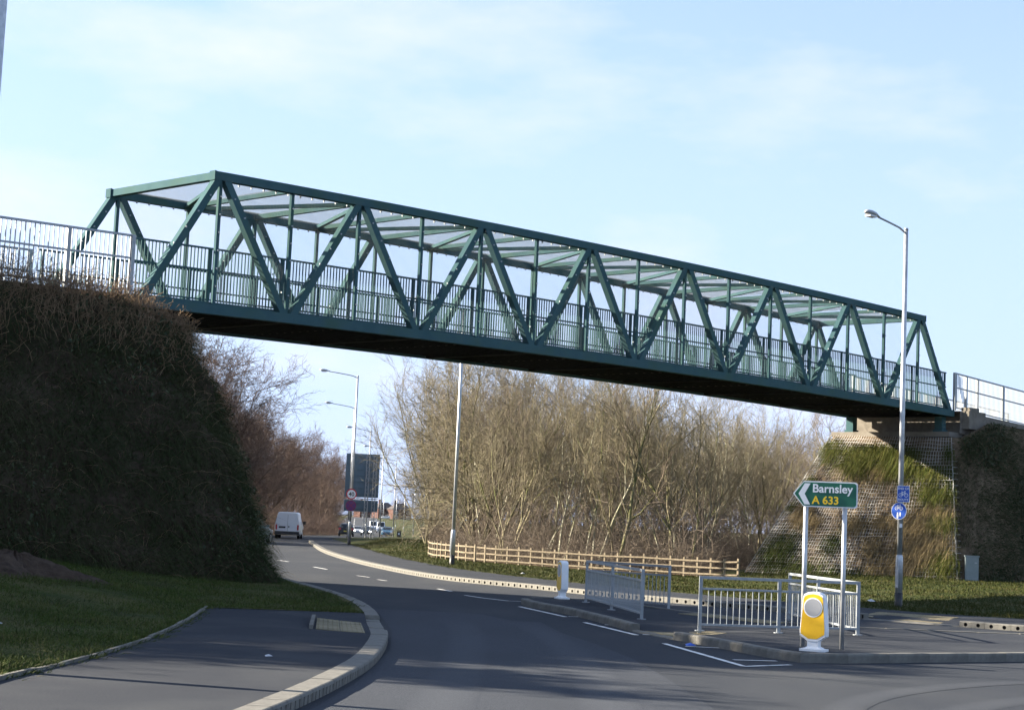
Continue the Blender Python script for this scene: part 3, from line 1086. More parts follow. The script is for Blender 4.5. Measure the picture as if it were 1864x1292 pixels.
def lawn(name, n, sampler, zf, mats, label, L=(.04, .11), wd=.008, seed=5, tm=.45):
    g = np.random.default_rng(seed)
    XY = sampler(g, n)
    Z = np.array([zf(x, y) for x, y in XY])
    P = np.column_stack([XY, Z - .005])
    D = g.normal(size=(len(P), 3)) * .5 + np.array([0, 0, 1.0])
    fld = np.sin(P[:, 0] * 2.1 + 1) * np.sin(P[:, 1] * 1.7)
    tint = np.clip(g.normal(tm, .2, len(P)) + .22 * fld, 0, 1)
    me = blades_mesh(name, P, D, g.uniform(L[0], L[1], len(P)) * (1.1 + .4 * fld), np.full(len(P), wd), .35, mats, tint, segs=2)
    return tag(link(name, me), label, 'grass', kind='stuff')


def inside(poly, XY):
    x, y = XY[:, 0], XY[:, 1]
    r = np.zeros(len(x), bool)
    n = len(poly)
    for i in range(n):
        x0, y0 = poly[i]
        x1, y1 = poly[(i + 1) % n]
        c = ((y0 > y) != (y1 > y)) & (x < (x1 - x0) * (y - y0) / (y1 - y0 + 1e-12) + x0)
        r ^= c
    return r


def poly_sampler(poly, bias=0.0):
    xs, ys = [p[0] for p in poly], [p[1] for p in poly]

    def f(g, n):
        out = []
        tot = 0
        while tot < n:
            y = min(ys) + (max(ys) - min(ys)) * g.random(n) ** (1 + bias)
            XY = np.column_stack([g.uniform(min(xs), max(xs), n), y])
            XY = XY[inside(poly, XY)]
            out.append(XY)
            tot += len(XY)
        return np.concatenate(out)[:n]
    return f


left_lawn = [(-4.86, 18.3), (-4.78, 19.6), (-4.68, 21.4), (-4.64, 23.0), (-4.68, 25.2), (-4.8, 27.6), (-5.0, 30.4), (-5.2, 33.05), (-2.6, 33.65), (-2.95, 36.5), (-3.6, 40), (-4.4, 43), (-5.4, 46.4), (-8, 44), (-13, 38.5), (-11, 30), (-8.2, 22), (-6.5, 17)]
lawn('verge_grass', 90000, poly_sampler(left_lawn, .7), z_left, 'grass_short', 'rough shaded grass between the pavement and the left embankment', L=(.05, .14), wd=.010, seed=21, tm=.42)
right_lawn = [(-9.0, 111), (-6.4, 94.0), (-4.5, 81.5), (-3.1, 74.0), (-2.1, 69.3), (-1.1, 65.4), (.1, 61.9), (1.3, 59.1), (2.7, 56.0), (4.3, 53.0), (6.0, 50.6), (8.0, 48.3), (9.8, 46.2), (10.7, 45.1), (12, 44.6), (15, 43.5),
              (24, 70), (17, 72), (10, 78), (9.0, 69), (5.8, 71.2), (3.4, 73.0), (1.2, 74.8), (-1.5, 77.5), (-3.4, 85), (-4, 100), (-6, 125)]
lawn('verge_grass', 90000, poly_sampler(right_lawn, .35), z_right, 'grass_lush', 'sunlit mown grass verge behind the far pavement', L=(.05, .15), wd=.018, seed=22, tm=.45)

# dry weeds standing on the crest of the left bank
g = np.random.default_rng(31)
p0, p1, r0, r1, tn = [], [], [], [], []
for k in range(2600):
    s = g.uniform(-11, 1.0)
    w = g.normal(-1.25, .42)
    zb = 6.85 - max(0, s + .8) * .28 - max(0, -1.3 - w) * 1.6
    fall = 1.0 if s < -1.5 else max(.35, 1 - (s + 1.5) * .22)
    h = g.uniform(.15, .72) * fall * (1.25 if s < -4 else 1)
    d = np.array([g.normal(0, .35), g.normal(0, .35), 1.0])
    a = np.array(B(s, w, zb - .15))
    n = 3
    for q in range(n):
        b = a + d * h / n + g.normal(0, .03, 3)
        p0.append(a), p1.append(b), r0.append(.006), r1.append(.005), tn.append(g.random())
        if q and g.random() < .8:
            c = b + np.array([g.normal(0, .12), g.normal(0, .12), g.uniform(.02, .14)])
            p0.append(b), p1.append(c), r0.append(.004), r1.append(.007), tn.append(g.random())
        a = b
        d = d + g.normal(0, .22, 3)
tag(link('dry_weeds', segs_mesh('dry_weeds', p0, p1, r0, r1, 'weed_brown', np.array(tn))), 'tangle of dry brown weeds along the crest of the left bank', 'weeds', kind='stuff')
# brambles trailing down the shaded bank and over its corner
g = np.random.default_rng(33)
P, N = sample_grid(GL, 900, in_view_left, 34)
p0, p1, r0, r1, tn = [], [], [], [], []
for k in range(900):
    a = P[k].copy()
    sgn = 1 if np.dot(N[k], [SB, -CB, .3]) > 0 else -1
    d = N[k] * sgn * .6 + np.array([g.normal(0, .4), g.normal(0, .4), .6])
    h = g.uniform(.08, .2)
    for q in range(5):
        b = a + d * h
        p0.append(a), p1.append(b), r0.append(.006 - q * .001), r1.append(.005 - q * .001), tn.append(g.random())
        a = b
        d = d + np.array([g.normal(0, .25), g.normal(0, .25), -.38])
tag(link('brambles', segs_mesh('brambles', p0, p1, r0, r1, 'weed_brown', np.array(tn))), 'brown bramble stems arching out of the shaded left bank', 'brambles', kind='stuff')

# spoil heap at the foot of the left bank
mb = MB()
N1, N2 = 60, 18
for r in range(N2 + 1):
    t = r / N2
    for i in range(N1):
        a = 2 * math.pi * i / N1
        rr = (1.5 * abs(math.cos(a - .9)) ** 1 + .9) * (1 - t) * (1 + .12 * math.sin(5 * a + 2 * t) + .08 * math.sin(9 * a))
        x, y = -9.4 + rr * math.cos(a), 35.6 + rr * 1.3 * math.sin(a)
        mb.v.append((x, y, z_left(x, y) - .08 + .42 * smooth01(t) * (1 + .1 * math.sin(7 * a)) + random.uniform(-.045, .045)))
for r in range(N2):
    for i in range(N1):
        j = (i + 1) % N1
        mb.f.append((r * N1 + i, r * N1 + j, (r + 1) * N1 + j, (r + 1) * N1 + i))
        mb.m.append(0)
tag(part('soil_heap', mb, 'soil', None, smooth=True), 'low heap of bare brown soil at the foot of the left embankment', 'soil heap')

# ================================================================== FOOTBRIDGE
bridge = thing('footbridge', 'long green steel truss footbridge with mesh roof spanning the road', 'footbridge', tuple(B(LEN / 2, BW / 2, Z_BOT)))


def bpart(name, mb, mats, smooth=False, label=None):
    o = part(name, mb, mats, None, smooth, label)
    reparent(o, bridge)
    return o


CH = .23
for w in (0, BW):
    ss = np.linspace(PAN / 2 - OVER, LEN - PAN / 2 + OVER, 31)
    bpart('top_chord', MB().path([B(s, w, Z_TOP - CH / 2 + cz(s)) for s in ss], .22, CH), 'bridge_green')
    ss = np.linspace(-.12, LEN + .12, 33)
    bpart('bottom_chord', MB().path([B(s, w, Z_BOT + .13 + cz(s)) for s in ss], .22, .26), 'bridge_green')
    for i in range(8):
        # pair of diagonals rising from the two bottom nodes of each panel to its top node
        st = (i + .5) * PAN
        for sb in (i * PAN, (i + 1) * PAN):
            dx = .16 if sb < st else -.16
            a = B(sb + dx, w, Z_BOT + .22 + cz(sb))
            b = B(st - dx * .8, w, Z_TOP - .20 + cz(st))
            bpart('diagonal', MB().bar(a, b, .20, .20, up=B_NRM), 'bridge_green')
    for k in range(1, 16):
        s = k * PAN / 2
        z0 = Z_BOT + .27 + cz(s)
        z1 = Z_TOP - CH + cz(s)
        inner = .13 if w == 0 else -.13
        bpart('hanger', MB().box(B(s, w + inner * .35, (z0 + z1) / 2), (.10, .09, z1 - z0), BAZ), 'bridge_green')
# roof beams: cross-beams at the top nodes and slanting braces between
for i in range(8):
    s = (i + .5) * PAN
    if i in (0, 7):
        e = -OVER + .12 if i == 0 else OVER - .12
        bpart('end_beam', MB().bar(B(s + e, .115, Z_TOP - .12 + cz(s)), B(s + e, BW - .115, Z_TOP - .12 + cz(s)), .20, .20), 'bridge_green')
    else:
        bpart('cross_beam', MB().bar(B(s, .115, Z_TOP - .14 + cz(s)), B(s, BW - .115, Z_TOP - .14 + cz(s)), .14, .14), 'bridge_green')
    if i < 7:
        sm = s + PAN / 2
        bpart('cross_beam', MB().bar(B(sm, .115, Z_TOP - .14 + cz(sm)), B(sm, BW - .115, Z_TOP - .14 + cz(sm)), .12, .12), 'bridge_green')
        bpart('roof_brace', MB().bar(B(s + .15, .12, Z_TOP - .16 + cz(s)), B(sm - .12, BW - .12, Z_TOP - .16 + cz(sm)), .12, .10), 'bridge_green')
        bpart('roof_brace', MB().bar(B(sm + .12, BW - .12, Z_TOP - .16 + cz(s)), B(s + PAN - .15, .12, Z_TOP - .16 + cz(sm)), .12, .10), 'bridge_green')
# corner caps
for s in (PAN / 2 - OVER, LEN - PAN / 2 + OVER):
    for w in (0, BW):
        bpart('corner_cap', MB().box(B(s, w, Z_TOP - .115 + cz(s)), (.05, .245, .25), BAZ), 'bridge_green')
# deck
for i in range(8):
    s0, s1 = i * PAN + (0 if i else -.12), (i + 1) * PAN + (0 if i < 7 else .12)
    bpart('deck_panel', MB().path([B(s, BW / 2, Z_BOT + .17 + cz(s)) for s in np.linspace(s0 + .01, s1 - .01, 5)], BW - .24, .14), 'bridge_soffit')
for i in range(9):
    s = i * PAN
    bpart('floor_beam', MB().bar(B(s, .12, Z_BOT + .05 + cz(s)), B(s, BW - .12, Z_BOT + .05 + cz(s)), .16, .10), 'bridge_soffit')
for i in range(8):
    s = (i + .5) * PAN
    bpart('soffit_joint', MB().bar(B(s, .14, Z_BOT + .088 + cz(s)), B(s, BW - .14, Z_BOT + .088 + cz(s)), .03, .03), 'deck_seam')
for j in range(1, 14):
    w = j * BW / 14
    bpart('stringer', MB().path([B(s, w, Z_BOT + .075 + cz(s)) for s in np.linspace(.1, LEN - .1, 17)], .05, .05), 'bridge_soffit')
# inner kick plates beside the deck
for w in (.16, BW - .16):
    bpart('kick_plate', MB().path([B(s, w, Z_BOT + .30 + cz(s)) for s in np.linspace(0, LEN, 17)], .012, .10), 'bridge_rail')

RAIL_T, RAIL_M, RAIL_B = 1.78, 1.20, .41
balusters = []
for w in (.30, BW - .30):
    for zo, hh in ((RAIL_T, .05), (RAIL_M, .04), (RAIL_B, .04)):
        bpart('parapet_rail', MB().path([B(s, w, Z_BOT + zo + cz(s)) for s in np.linspace(-.1, LEN + .1, 33)], .05, hh), 'bridge_rail')
    for i in range(17):
        s = i * PAN / 2
        bpart('parapet_post', MB().box(B(s, w, Z_BOT + .27 + (RAIL_T - .27) / 2 + cz(s)), (.07, .06, RAIL_T - .27), BAZ), 'bridge_rail')
    nbal = int(LEN / .11)
    for k in range(nbal):
        balusters.append(((k + .5) * LEN / nbal, w))
bal_h = RAIL_T - RAIL_B
bal_me = MB().box((0, 0, bal_h / 2), (.024, .024, bal_h)).mesh('baluster', 'bridge_rail')
near = [q for q in balusters if q[1] < 1]
for s, w in near[:300]:
    o = link('baluster', bal_me, None, B(s, w, Z_BOT + RAIL_B + cz(s)), BAZ)
    reparent(o, bridge)
mb = MB()
for s, w in near[300:] + [q for q in balusters if q[1] > 1]:
    mb.box(B(s, w, Z_BOT + RAIL_B + bal_h / 2 + cz(s)), (.024, .024, bal_h), BAZ)
tag(bpart('baluster_row', mb, 'bridge_rail'), kind='stuff')


# wire mesh: each bay of wall and roof is a woven panel of real wires
def mesh_panel(name, corner, eu, ev, nu, nv, r):
    p0, p1 = [], []
    for i in range(nu + 1):
        a = corner + eu * (i / nu)
        p0.append(tuple(a)), p1.append(tuple(a + ev))
    for j in range(nv + 1):
        a = corner + ev * (j / nv)
        p0.append(tuple(a)), p1.append(tuple(a + eu))
    o = link(name, segs_mesh(name, p0, p1, np.full(len(p0), r), np.full(len(p0), r), 'mesh_wire'))
    reparent(o, bridge)
    return o


for w in (.13, BW - .13):
    for k in range(1, 15):
        s0, s1 = k * PAN / 2, (k + 1) * PAN / 2
        if k == 15:
            continue
        c = B(s0, w, Z_BOT + .3 + cz((s0 + s1) / 2))
        mesh_panel('wall_mesh', c, B(s1, w, 0) - B(s0, w, 0), Vector((0, 0, Z_TOP - CH - Z_BOT - .32)), int((s1 - s0) / .05), 62, .0014)
for k in range(1, 15):
    s0, s1 = k * PAN / 2, (k + 1) * PAN / 2
    c = B(s0, .12, Z_TOP - .055 + cz((s0 + s1) / 2))
    mesh_panel('roof_mesh', c, B(s1, .12, 0) - B(s0, .12, 0), B(0, BW - .12, 0) - B(0, .12, 0), int((s1 - s0) / .05), 94, .0021)
# fixing clips along chords, hangers and diagonals
mb = MB()
for w, inn in ((0, -.115), (BW, -.115)):
    for k in range(int(7 * PAN / .42)):
        s = PAN / 2 + .2 + k * .42
        mb.box(B(s, w + (.06 if w == 0 else -.06), Z_TOP - CH - .035 + cz(s)), (.035, .035, .06), BAZ)
    for k in range(1, 16):
        s = k * PAN / 2
        for q in range(6):
            mb.box(B(s, w + inn + .08, Z_BOT + .75 + q * .48 + cz(s)), (.04, .04, .035), BAZ)
    for i in range(8):
        st = (i + .5) * PAN
        for sb in (i * PAN, (i + 1) * PAN):
            a, b = B(sb, w + inn, Z_BOT + .3 + cz(sb)), B(st, w + inn, Z_TOP - .25 + cz(st))
            for q in range(1, 7):
                p = a.lerp(b, q / 7)
                d = (b - a).normalized()
                mb.box(p + d.cross(B_NRM) * (.07 if sb < st else -.07), (.038, .03, .038), BAZ)
tag(bpart('mesh_clip', mb, 'clip'), kind='stuff')


# ------------------------------------------------------------------ approach railings
def railing(label, pts, posts, matname, group, step=.115):
    """pts: (s, w, z of path); rails and balusters follow the path"""
    root = thing('approach_railing', label, 'railing', tuple(B(*pts[0])), group=group)

    def at(t):
        n = len(pts) - 1
        k = min(int(t * n), n - 1)
        f = t * n - k
        a, b = pts[k], pts[k + 1]
        return [a[i] + (b[i] - a[i]) * f for i in range(3)]
    total = sum((B(*pts[i]) - B(*pts[i + 1])).length for i in range(len(pts) - 1))
    for zo, hh in ((1.50, .055), (.93, .045), (.12, .045)):
        o = part('rail', MB().path([B(q[0], q[1], q[2] + zo) for q in [at(t) for t in np.linspace(0, 1, 24)]], .05, hh), matname, None)
        reparent(o, root)
    me = MB().box((0, 0, .69), (.022, .022, 1.38)).mesh('baluster', matname)
    nb = int(total / step)
    for k in range(nb):
        q = at((k + .5) / nb)
        o = link('baluster', me, None, B(q[0], q[1], q[2] + .12), BAZ)
        reparent(o, root)
    mp_ = MB().box((0, 0, .76), (.11, .10, 1.52)).mesh('post', 'galv_rail' if matname != 'bridge_rail' else matname)
    for t in posts:
        q = at(t)
        o = link('post', mp_, None, B(q[0], q[1], q[2]), BAZ)
        reparent(o, root)
    return root


railing('galvanised path railing along the crest of the left embankment, near side', [(-.25, -.1, 7.13), (-8, -.15, 6.95), (-14, -.2, 6.8)], [0, .12, .31, .5, .69, .88, 1], 'galv_rail', 'railings on the approach paths')
railing('galvanised path railing behind the left embankment crest, far side of the path', [(-.25, BW - .1, 7.13), (-8, BW, 6.95), (-14, BW, 6.8)], [0, .19, .38, .57, .76, 1], 'galv_rail', 'railings on the approach paths')
railing('galvanised path railing beyond the right end of the bridge, near side', [(LEN + .2, -.05, 7.14), (45, .1, 6.85), (52, .1, 6.5)], [0, .075, .15, .33, .5, .7, .9, 1], 'galv_rail', 'railings on the approach paths')
railing('galvanised path railing beyond the right end of the bridge, far side', [(LEN + .2, BW - .1, 7.14), (45, BW, 6.85), (52, BW, 6.5)], [0, .15, .35, .55, .8, 1], 'galv_rail', 'railings on the approach paths')


# ================================================================== LAMP COLUMNS
def lamp_column(label, x, y, zb, arm_dir, arm=1.5, H=10.0, n=12, group='street lamps along the roads', lift=.28):
    root = thing('street_lamp', label, 'street lamp', (x, y, zb), group=group)
    ux, uy = math.cos(arm_dir), math.sin(arm_dir)
    part('base_paint', MB().tube([(0, 0, -.3), (0, 0, .38)], .1, n), 'black_paint', root, True)
    part('column_base', MB().tube([(0, 0, .36), (0, 0, 1.18), (0, 0, 1.30), (0, 0, 1.36)], [.097, .097, .090, .072], n), 'galv', root, True)
    part('column_shaft', MB().tube([(0, 0, 1.34), (0, 0, 5), (0, 0, H)], [.072, .066, .056], n), 'galv', root, True)
    part('access_door', MB().box((.085 * ux, .085 * uy, .78), (.035, .09, .55), arm_dir), 'galv', root)
    pts = [(0, 0, H - .12), (.12 * ux, .12 * uy, H - .06)] + [(d * ux, d * uy, H - .06 + lift * (d / arm) ** .8) for d in np.linspace(.3, arm, 6)]
    part('bracket_arm', MB().tube(pts, .028, 8), 'lamp_grey', root, True)
    part('column_cap', MB().tube([(0, 0, H - .01), (0, 0, H + .04)], [.062, .05], n), 'lamp_grey', root, True)
    # lantern: loft of flattened ovals
    mb = MB()
    prof = [(-.06, .03, .03), (.04, .06, .05), (.16, .11, .085), (.34, .125, .095), (.48, .10, .075), (.55, .03, .03)]
    k = 12
    zc = H - .06 + lift + .01
    for t, hw, hh in prof:
        for i in range(k):
            a = 2 * math.pi * i / k
            yy, zz = hw * math.cos(a), hh * math.sin(a)
            if zz < 0:
                zz *= .45
            d = arm + t
            mb.v.append((d * ux - yy * uy, d * uy + yy * ux, zc + zz + t * .10))
    for q in range(len(prof) - 1):
        for i in range(k):
            j = (i + 1) % k
            mb.f.append((q * k + i, q * k + j, (q + 1) * k + j, (q + 1) * k + i))
            mb.m.append(0)
    mb.f += [tuple(reversed(range(k))), tuple((len(prof) - 1) * k + i for i in range(k))]
    mb.m += [0, 0]
    head = part('lantern', mb, 'lamp_grey', root, True)
    gl = MB()
    gl.box(((arm + .3) * ux, (arm + .3) * uy, zc - .025), (.3, .17, .06), arm_dir)
    part('diffuser', gl, 'lamp_glass', head)
    return root


A_L = R(180)
lamp_column('tall galvanised street lamp in front of the right abutment, carrying blue cycle signs', 10.45, 48.3, z_right(10.45, 48.3), R(222), arm=1.25, lift=.22, n=16)
lamp_column('galvanised street lamp by the timber fence, its head behind the bridge parapet', -1.9, 71.5, z_right(-1.9, 71.5), R(190), arm=1.5, n=14)
lamp_column('lamp column at the edge of the left pavement, cut off by the picture edge', -5.68, 19.3, z_left(-5.68, 19.3) - .05, R(-20), arm=1.4, n=14)
LAMPS = [('tall street lamp carrying round 40 sign, in front of the big sign back', -9.05, 109.0, 1.75), ('street lamp just behind the one with the 40 sign', -11.8, 140.8, 1.75),
         ('street lamp rising from behind the top of the big grey sign', -12.7, 171, 1.75), ('street lamp first to the right of the big grey sign back', -13.85, 207.7, 1.75),
         ('street lamp second to the right of the big grey sign back', -14.2, 239, 1.75), ('street lamp beside the litter bin at the edge of the bare wood', -14.1, 291, 1.6),
         ('pale distant street lamp right of the litter bin, against the bare trees', -22.6, 420, 1.6), ('distant street lamp in front of the right-hand brick house', -28.4, 488, 1.6),
         ('far street lamp in front of the gap between the two brick houses', -36.5, 560, 1.6), ('farthest street lamp by the chimney of the left-hand brick house', -44.0, 640, 1.6),
         ('far street lamp showing just past the lower edge of the big sign', -55.0, 720, 1.6)]
for lb, x, y, arm in LAMPS:
    lamp_column(lb, x, y, (z_right(x, y) if y < 150 else base(y)), A_L, arm=arm, n=8 if y > 150 else 12)


# ================================================================== SIGNS
def text_mesh(name, body, size, material, bold=0.0, extrude=.002):
    cu = bpy.data.curves.new(name, 'FONT')
    cu.body = body
    cu.size = size
    cu.align_x = 'LEFT'
    cu.offset = bold
    cu.extrude = extrude
    cu.resolution_u = 4
    tmp = bpy.data.objects.new(name, cu)
    COL.objects.link(tmp)
    dg = bpy.context.evaluated_depsgraph_get()
    me = bpy.data.meshes.new_from_object(tmp.evaluated_get(dg))
    bpy.data.objects.remove(tmp)
    me.materials.clear()
    me.materials.append(M[material])
    me.name = name
    return me


def upright(root_o, me, name, x, z, off, parent=None):
    """text / plate mesh drawn in xy placed upright on a sign whose face looks along local -y"""
    o = link(name, me, parent or root_o)
    o.rotation_euler = (R(90), 0, 0)
    o.location = (x, off, z)
    return o


def flat(poly, off, th, mats, name, parent, mi=0):
    """plate from a 2-D outline (x, z), front face at y = off - th"""
    return part(name, MB().prism(poly, lambda a, b, t: (a, t, b), off, off - th), mats, parent)


def rrect(x0, z0, x1, z1, r, n=4):
    out = []
    for cx_, cz_, a0 in ((x1 - r, z0 + r, -90), (x1 - r, z1 - r, 0), (x0 + r, z1 - r, 90), (x0 + r, z0 + r, 180)):
        for k in range(n + 1):
            a = R(a0 + 90 * k / n)
            out.append((cx_ + r * math.cos(a), cz_ + r * math.sin(a)))
    return out


def disc(cx_, cz_, r, n=28, rx=None):
    return [(cx_ + (rx or r) * math.cos(2 * math.pi * k / n), cz_ + r * math.sin(2 * math.pi * k / n)) for k in range(n)]


# direction sign
SP0, SP1 = Vector((4.76, 28.92, .12)), Vector((5.34, 28.74, .12))
sd = (SP1 - SP0)
s_az = math.atan2(sd.y, sd.x)
ds = thing('direction_sign', 'green direction sign with chevron pointing left on two galvanised posts', 'road sign', tuple(SP0), s_az)
gap = sd.length
for x in (0, gap):
    part('post', MB().tube([(x, .06, -.2), (x, .06, 2.52)], .038, 14), 'galv', ds, True)
    part('post_clip', MB().box((x, .05, 2.42), (.12, .07, .05)).box((x, .05, 2.27), (.12, .07, .05)), 'galv', ds)
zc0, zc1, xl, xr = 2.19, 2.595, -.05, gap + .20
zm = (zc0 + zc1) / 2
tip = xl - .15


def arrow_plate(g):
    r = .045
    body = rrect(xl, zc0 + g, xr - g, zc1 - g, r)
    right = body[:10]
    k = g * .55
    return right + [(xl + .02 - k * .3, zc1 - g), (tip + g * 1.25 + .012, zm + .02), (tip + g * 1.25, zm), (tip + g * 1.25 + .012, zm - .02), (xl + .02 - k * .3, zc0 + g)]


pnl = flat(arrow_plate(0), .012, .014, 'sign_white', 'panel', ds)
flat(arrow_plate(.018), -.002, .002, 'sign_green', 'panel_face', pnl)
ch = .092
flat([(xl + .12, zm + .165), (xl + .03, zm + .165), (xl - .065, zm), (xl + .03, zm - .165), (xl + .12, zm - .165), (xl + .03, zm)], -.004, .002, 'sign_white', 'chevron', pnl)
upright(ds, text_mesh('place_name', 'Barnsley', .185, 'sign_white', bold=.0035), 'place_name', xl + .150, zm + .030, -.006, pnl)
upright(ds, text_mesh('road_number', 'A 633', .172, 'sign_yellow', bold=.0035), 'road_number', xl + .150, zm - .150, -.006, pnl)


def ring_bar(mb, cx_, cz_, r, wd, y0, y1, n=16):
    for k in range(n):
        a0, a1 = 2 * math.pi * k / n, 2 * math.pi * (k + 1) / n
        q = [(cx_ + rr * math.cos(a), cz_ + rr * math.sin(a)) for rr, a in ((r - wd, a0), (r, a0), (r, a1), (r - wd, a1))]
        mb.prism(q, lambda a, b, t: (a, t, b), y0, y1)


def seg_bar(mb, p, q, wd, y0, y1):
    d = Vector((q[0] - p[0], q[1] - p[1]))
    nn = Vector((-d.y, d.x)).normalized() * wd / 2
    mb.prism([(p[0] - nn.x, p[1] - nn.y), (q[0] - nn.x, q[1] - nn.y), (q[0] + nn.x, q[1] + nn.y), (p[0] + nn.x, p[1] + nn.y)], lambda a, b, t: (a, t, b), y0, y1)


def bicycle_icon(cx_, cz_, k, parent, y0):
    mb = MB()
    y1 = y0 - .002
    r = .055 * k
    wb = .075 * k
    ring_bar(mb, cx_ - wb, cz_ - .03 * k, r, .013 * k, y0, y1)
    ring_bar(mb, cx_ + wb, cz_ - .03 * k, r, .013 * k, y0, y1)
    A, Bc, C, D = (cx_ - wb, cz_ - .03 * k), (cx_ - .01 * k, cz_ - .03 * k), (cx_ - .035 * k, cz_ + .045 * k), (cx_ + .045 * k, cz_ + .045 * k)
    E_ = (cx_ + wb, cz_ - .03 * k)
    for p, q in ((A, Bc), (Bc, C), (C, D), (Bc, D), (A, C), (D, E_), (D, (cx_ + .04 * k, cz_ + .08 * k)), ((cx_ + .02 * k, cz_ + .08 * k), (cx_ + .065 * k, cz_ + .075 * k)), ((cx_ - .06 * k, cz_ + .06 * k), (cx_ - .015 * k, cz_ + .06 * k))):
        seg_bar(mb, p, q, .012 * k, y0, y1)
    return part('bicycle_symbol', mb, 'sign_white', parent)


# cycle signs clamped to the right lamp column
LRX, LRY, LRZ = 10.45, 48.3, z_right(10.45, 48.3)
cs = thing('cycle_route_sign', 'small blue rectangular END OF ROUTE cycle sign on the right lamp column', 'road sign', (LRX + .05, LRY - .085, LRZ + 2.95), R(-8))
pl_ = flat(rrect(-.16, -.215, .16, .215, .03), .01, .012, 'sign_white', 'plate', cs)
flat(rrect(-.15, -.205, .15, .205, .025), -.002, .002, 'sign_blue', 'plate_face', pl_)
bicycle_icon(0, .0, .95, pl_, -.0045)
for body, z in (('END OF', .115), ('ROUTE', -.175)):
    me = text_mesh('lettering', body, .082, 'sign_white', bold=.001)
    xs = [v.co.x for v in me.vertices]
    upright(cs, me, 'lettering', -(min(xs) + max(xs)) / 2, z, -.006, pl_)
part('bracket', MB().box((-.05, .03, .1), (.17, .04, .04)).box((-.05, .03, -.1), (.17, .04, .04)), 'galv', cs)
ps = thing('shared_path_sign', 'round blue pedestrian and cycle sign below the END OF ROUTE sign', 'road sign', (LRX - .06, LRY - .10, LRZ + 2.50), R(-42))
pl_ = flat(disc(0, 0, .225), .01, .012, 'sign_white', 'plate', ps)
flat(disc(0, 0, .214), -.002, .002, 'sign_blue', 'plate_face', pl_)
bicycle_icon(0, .10, .9, pl_, -.0045)
mb = MB()
for x, k in ((-.035, 1.0), (.04, .72)):
    mb.prism(disc(x, -.045 * k - .01, .020 * k, 12), lambda a, b, t: (a, t, b), -.0045, -.0065)
    mb.prism([(x - .026 * k, -.075 * k), (x + .026 * k, -.075 * k), (x + .03 * k, -.13 * k), (x + .02 * k, -.195 * k), (x - .024 * k, -.195 * k), (x - .03 * k, -.13 * k)], lambda a, b, t: (a, t, b), -.0045, -.0065)
part('walkers_symbol', mb, 'sign_white', pl_)
part('bracket', MB().box((.04, .035, .0), (.16, .05, .06)), 'galv', ps)
# small number plate on the column
tag(flat(rrect(-.035, -.05, .035, .05, .008), 0, .004, 'sign_white', 'column_number', None), 'small white number plate on the right lamp column below the blue signs', 'number plate')
o = bpy.data.objects['column_number']
o.location = (LRX + .005, LRY - .073, LRZ + 2.12)

# 40 sign and clearway sign on lamp A
ax, ay = -9.05, 109.0
az_ = z_right(ax, ay)
s40 = thing('speed_limit_sign', 'small round 40 sign with red rim on the lamp before the big sign', 'road sign', (ax - .0, ay - .09, az_ + 2.98), 0)
pl_ = flat(disc(0, 0, .32), .01, .012, 'sign_red', 'plate', s40)
flat(disc(0, 0, .25), -.002, .002, 'sign_white', 'plate_face', pl_)
me = text_mesh('numerals', '40', .34, 'black_paint', bold=.006)
xs = [v.co.x for v in me.vertices]
upright(s40, me, 'numerals', -(min(xs) + max(xs)) / 2, -.115, -.006, pl_)
cw_ = thing('clearway_sign', 'dark purple round sign just below the 40 sign', 'road sign', (ax, ay - .09, az_ + 2.30), 0)
pl_ = flat(disc(0, 0, .32), .01, .012, 'sign_purple', 'plate', cw_)
mb = MB()
ring_bar(mb, 0, 0, .315, .045, -.003, -.005, 24)
seg_bar(mb, (-.2, .2), (.2, -.2), .05, -.003, -.005)
seg_bar(mb, (-.2, -.2), (.2, .2), .05, -.0031, -.0052)
part('sign_cross', mb, 'sign_maroon', pl_)

# big sign seen from behind
bs = thing('large_road_sign', 'huge grey road sign seen from behind, ribbed, on lattice posts', 'road sign', (-11.65, 150, base(150)), R(2))
for z0, z1, nm in ((3.40, 6.95, 'upper_board'), (2.25, 3.18, 'lower_board')):
    bd = part(nm, MB().box((0, 0, (z0 + z1) / 2), (2.75, .04, z1 - z0)), 'sign_back', bs)
    nr = max(2, int((z1 - z0) / .5))
    for k in range(nr):
        part('rib', MB().box((0, -.045, z0 + (k + .5) * (z1 - z0) / nr), (2.72, .05, .07)), 'sign_back', bd)
part('edge_strip', MB().box((.45, -.02, 3.29), (1.75, .03, .09)), 'sign_white', bs)
for x in (.42, 1.0):
    mb = MB()
    for dx in (-.12, .12):
        mb.tube([(x + dx, -.12, -.4), (x + dx, -.12, 6.8)], .035, 8)
    for k in range(11):
        z = .3 + k * .6
        mb.bar((x - .12, -.12, z), (x + .12, -.12, z + .3), .03, .03, up=(0, 1, 0))
        mb.bar((x + .12, -.12, z + .3), (x - .12, -.12, z + .6), .03, .03, up=(0, 1, 0))
    part('lattice_post', mb, 'galv', bs)


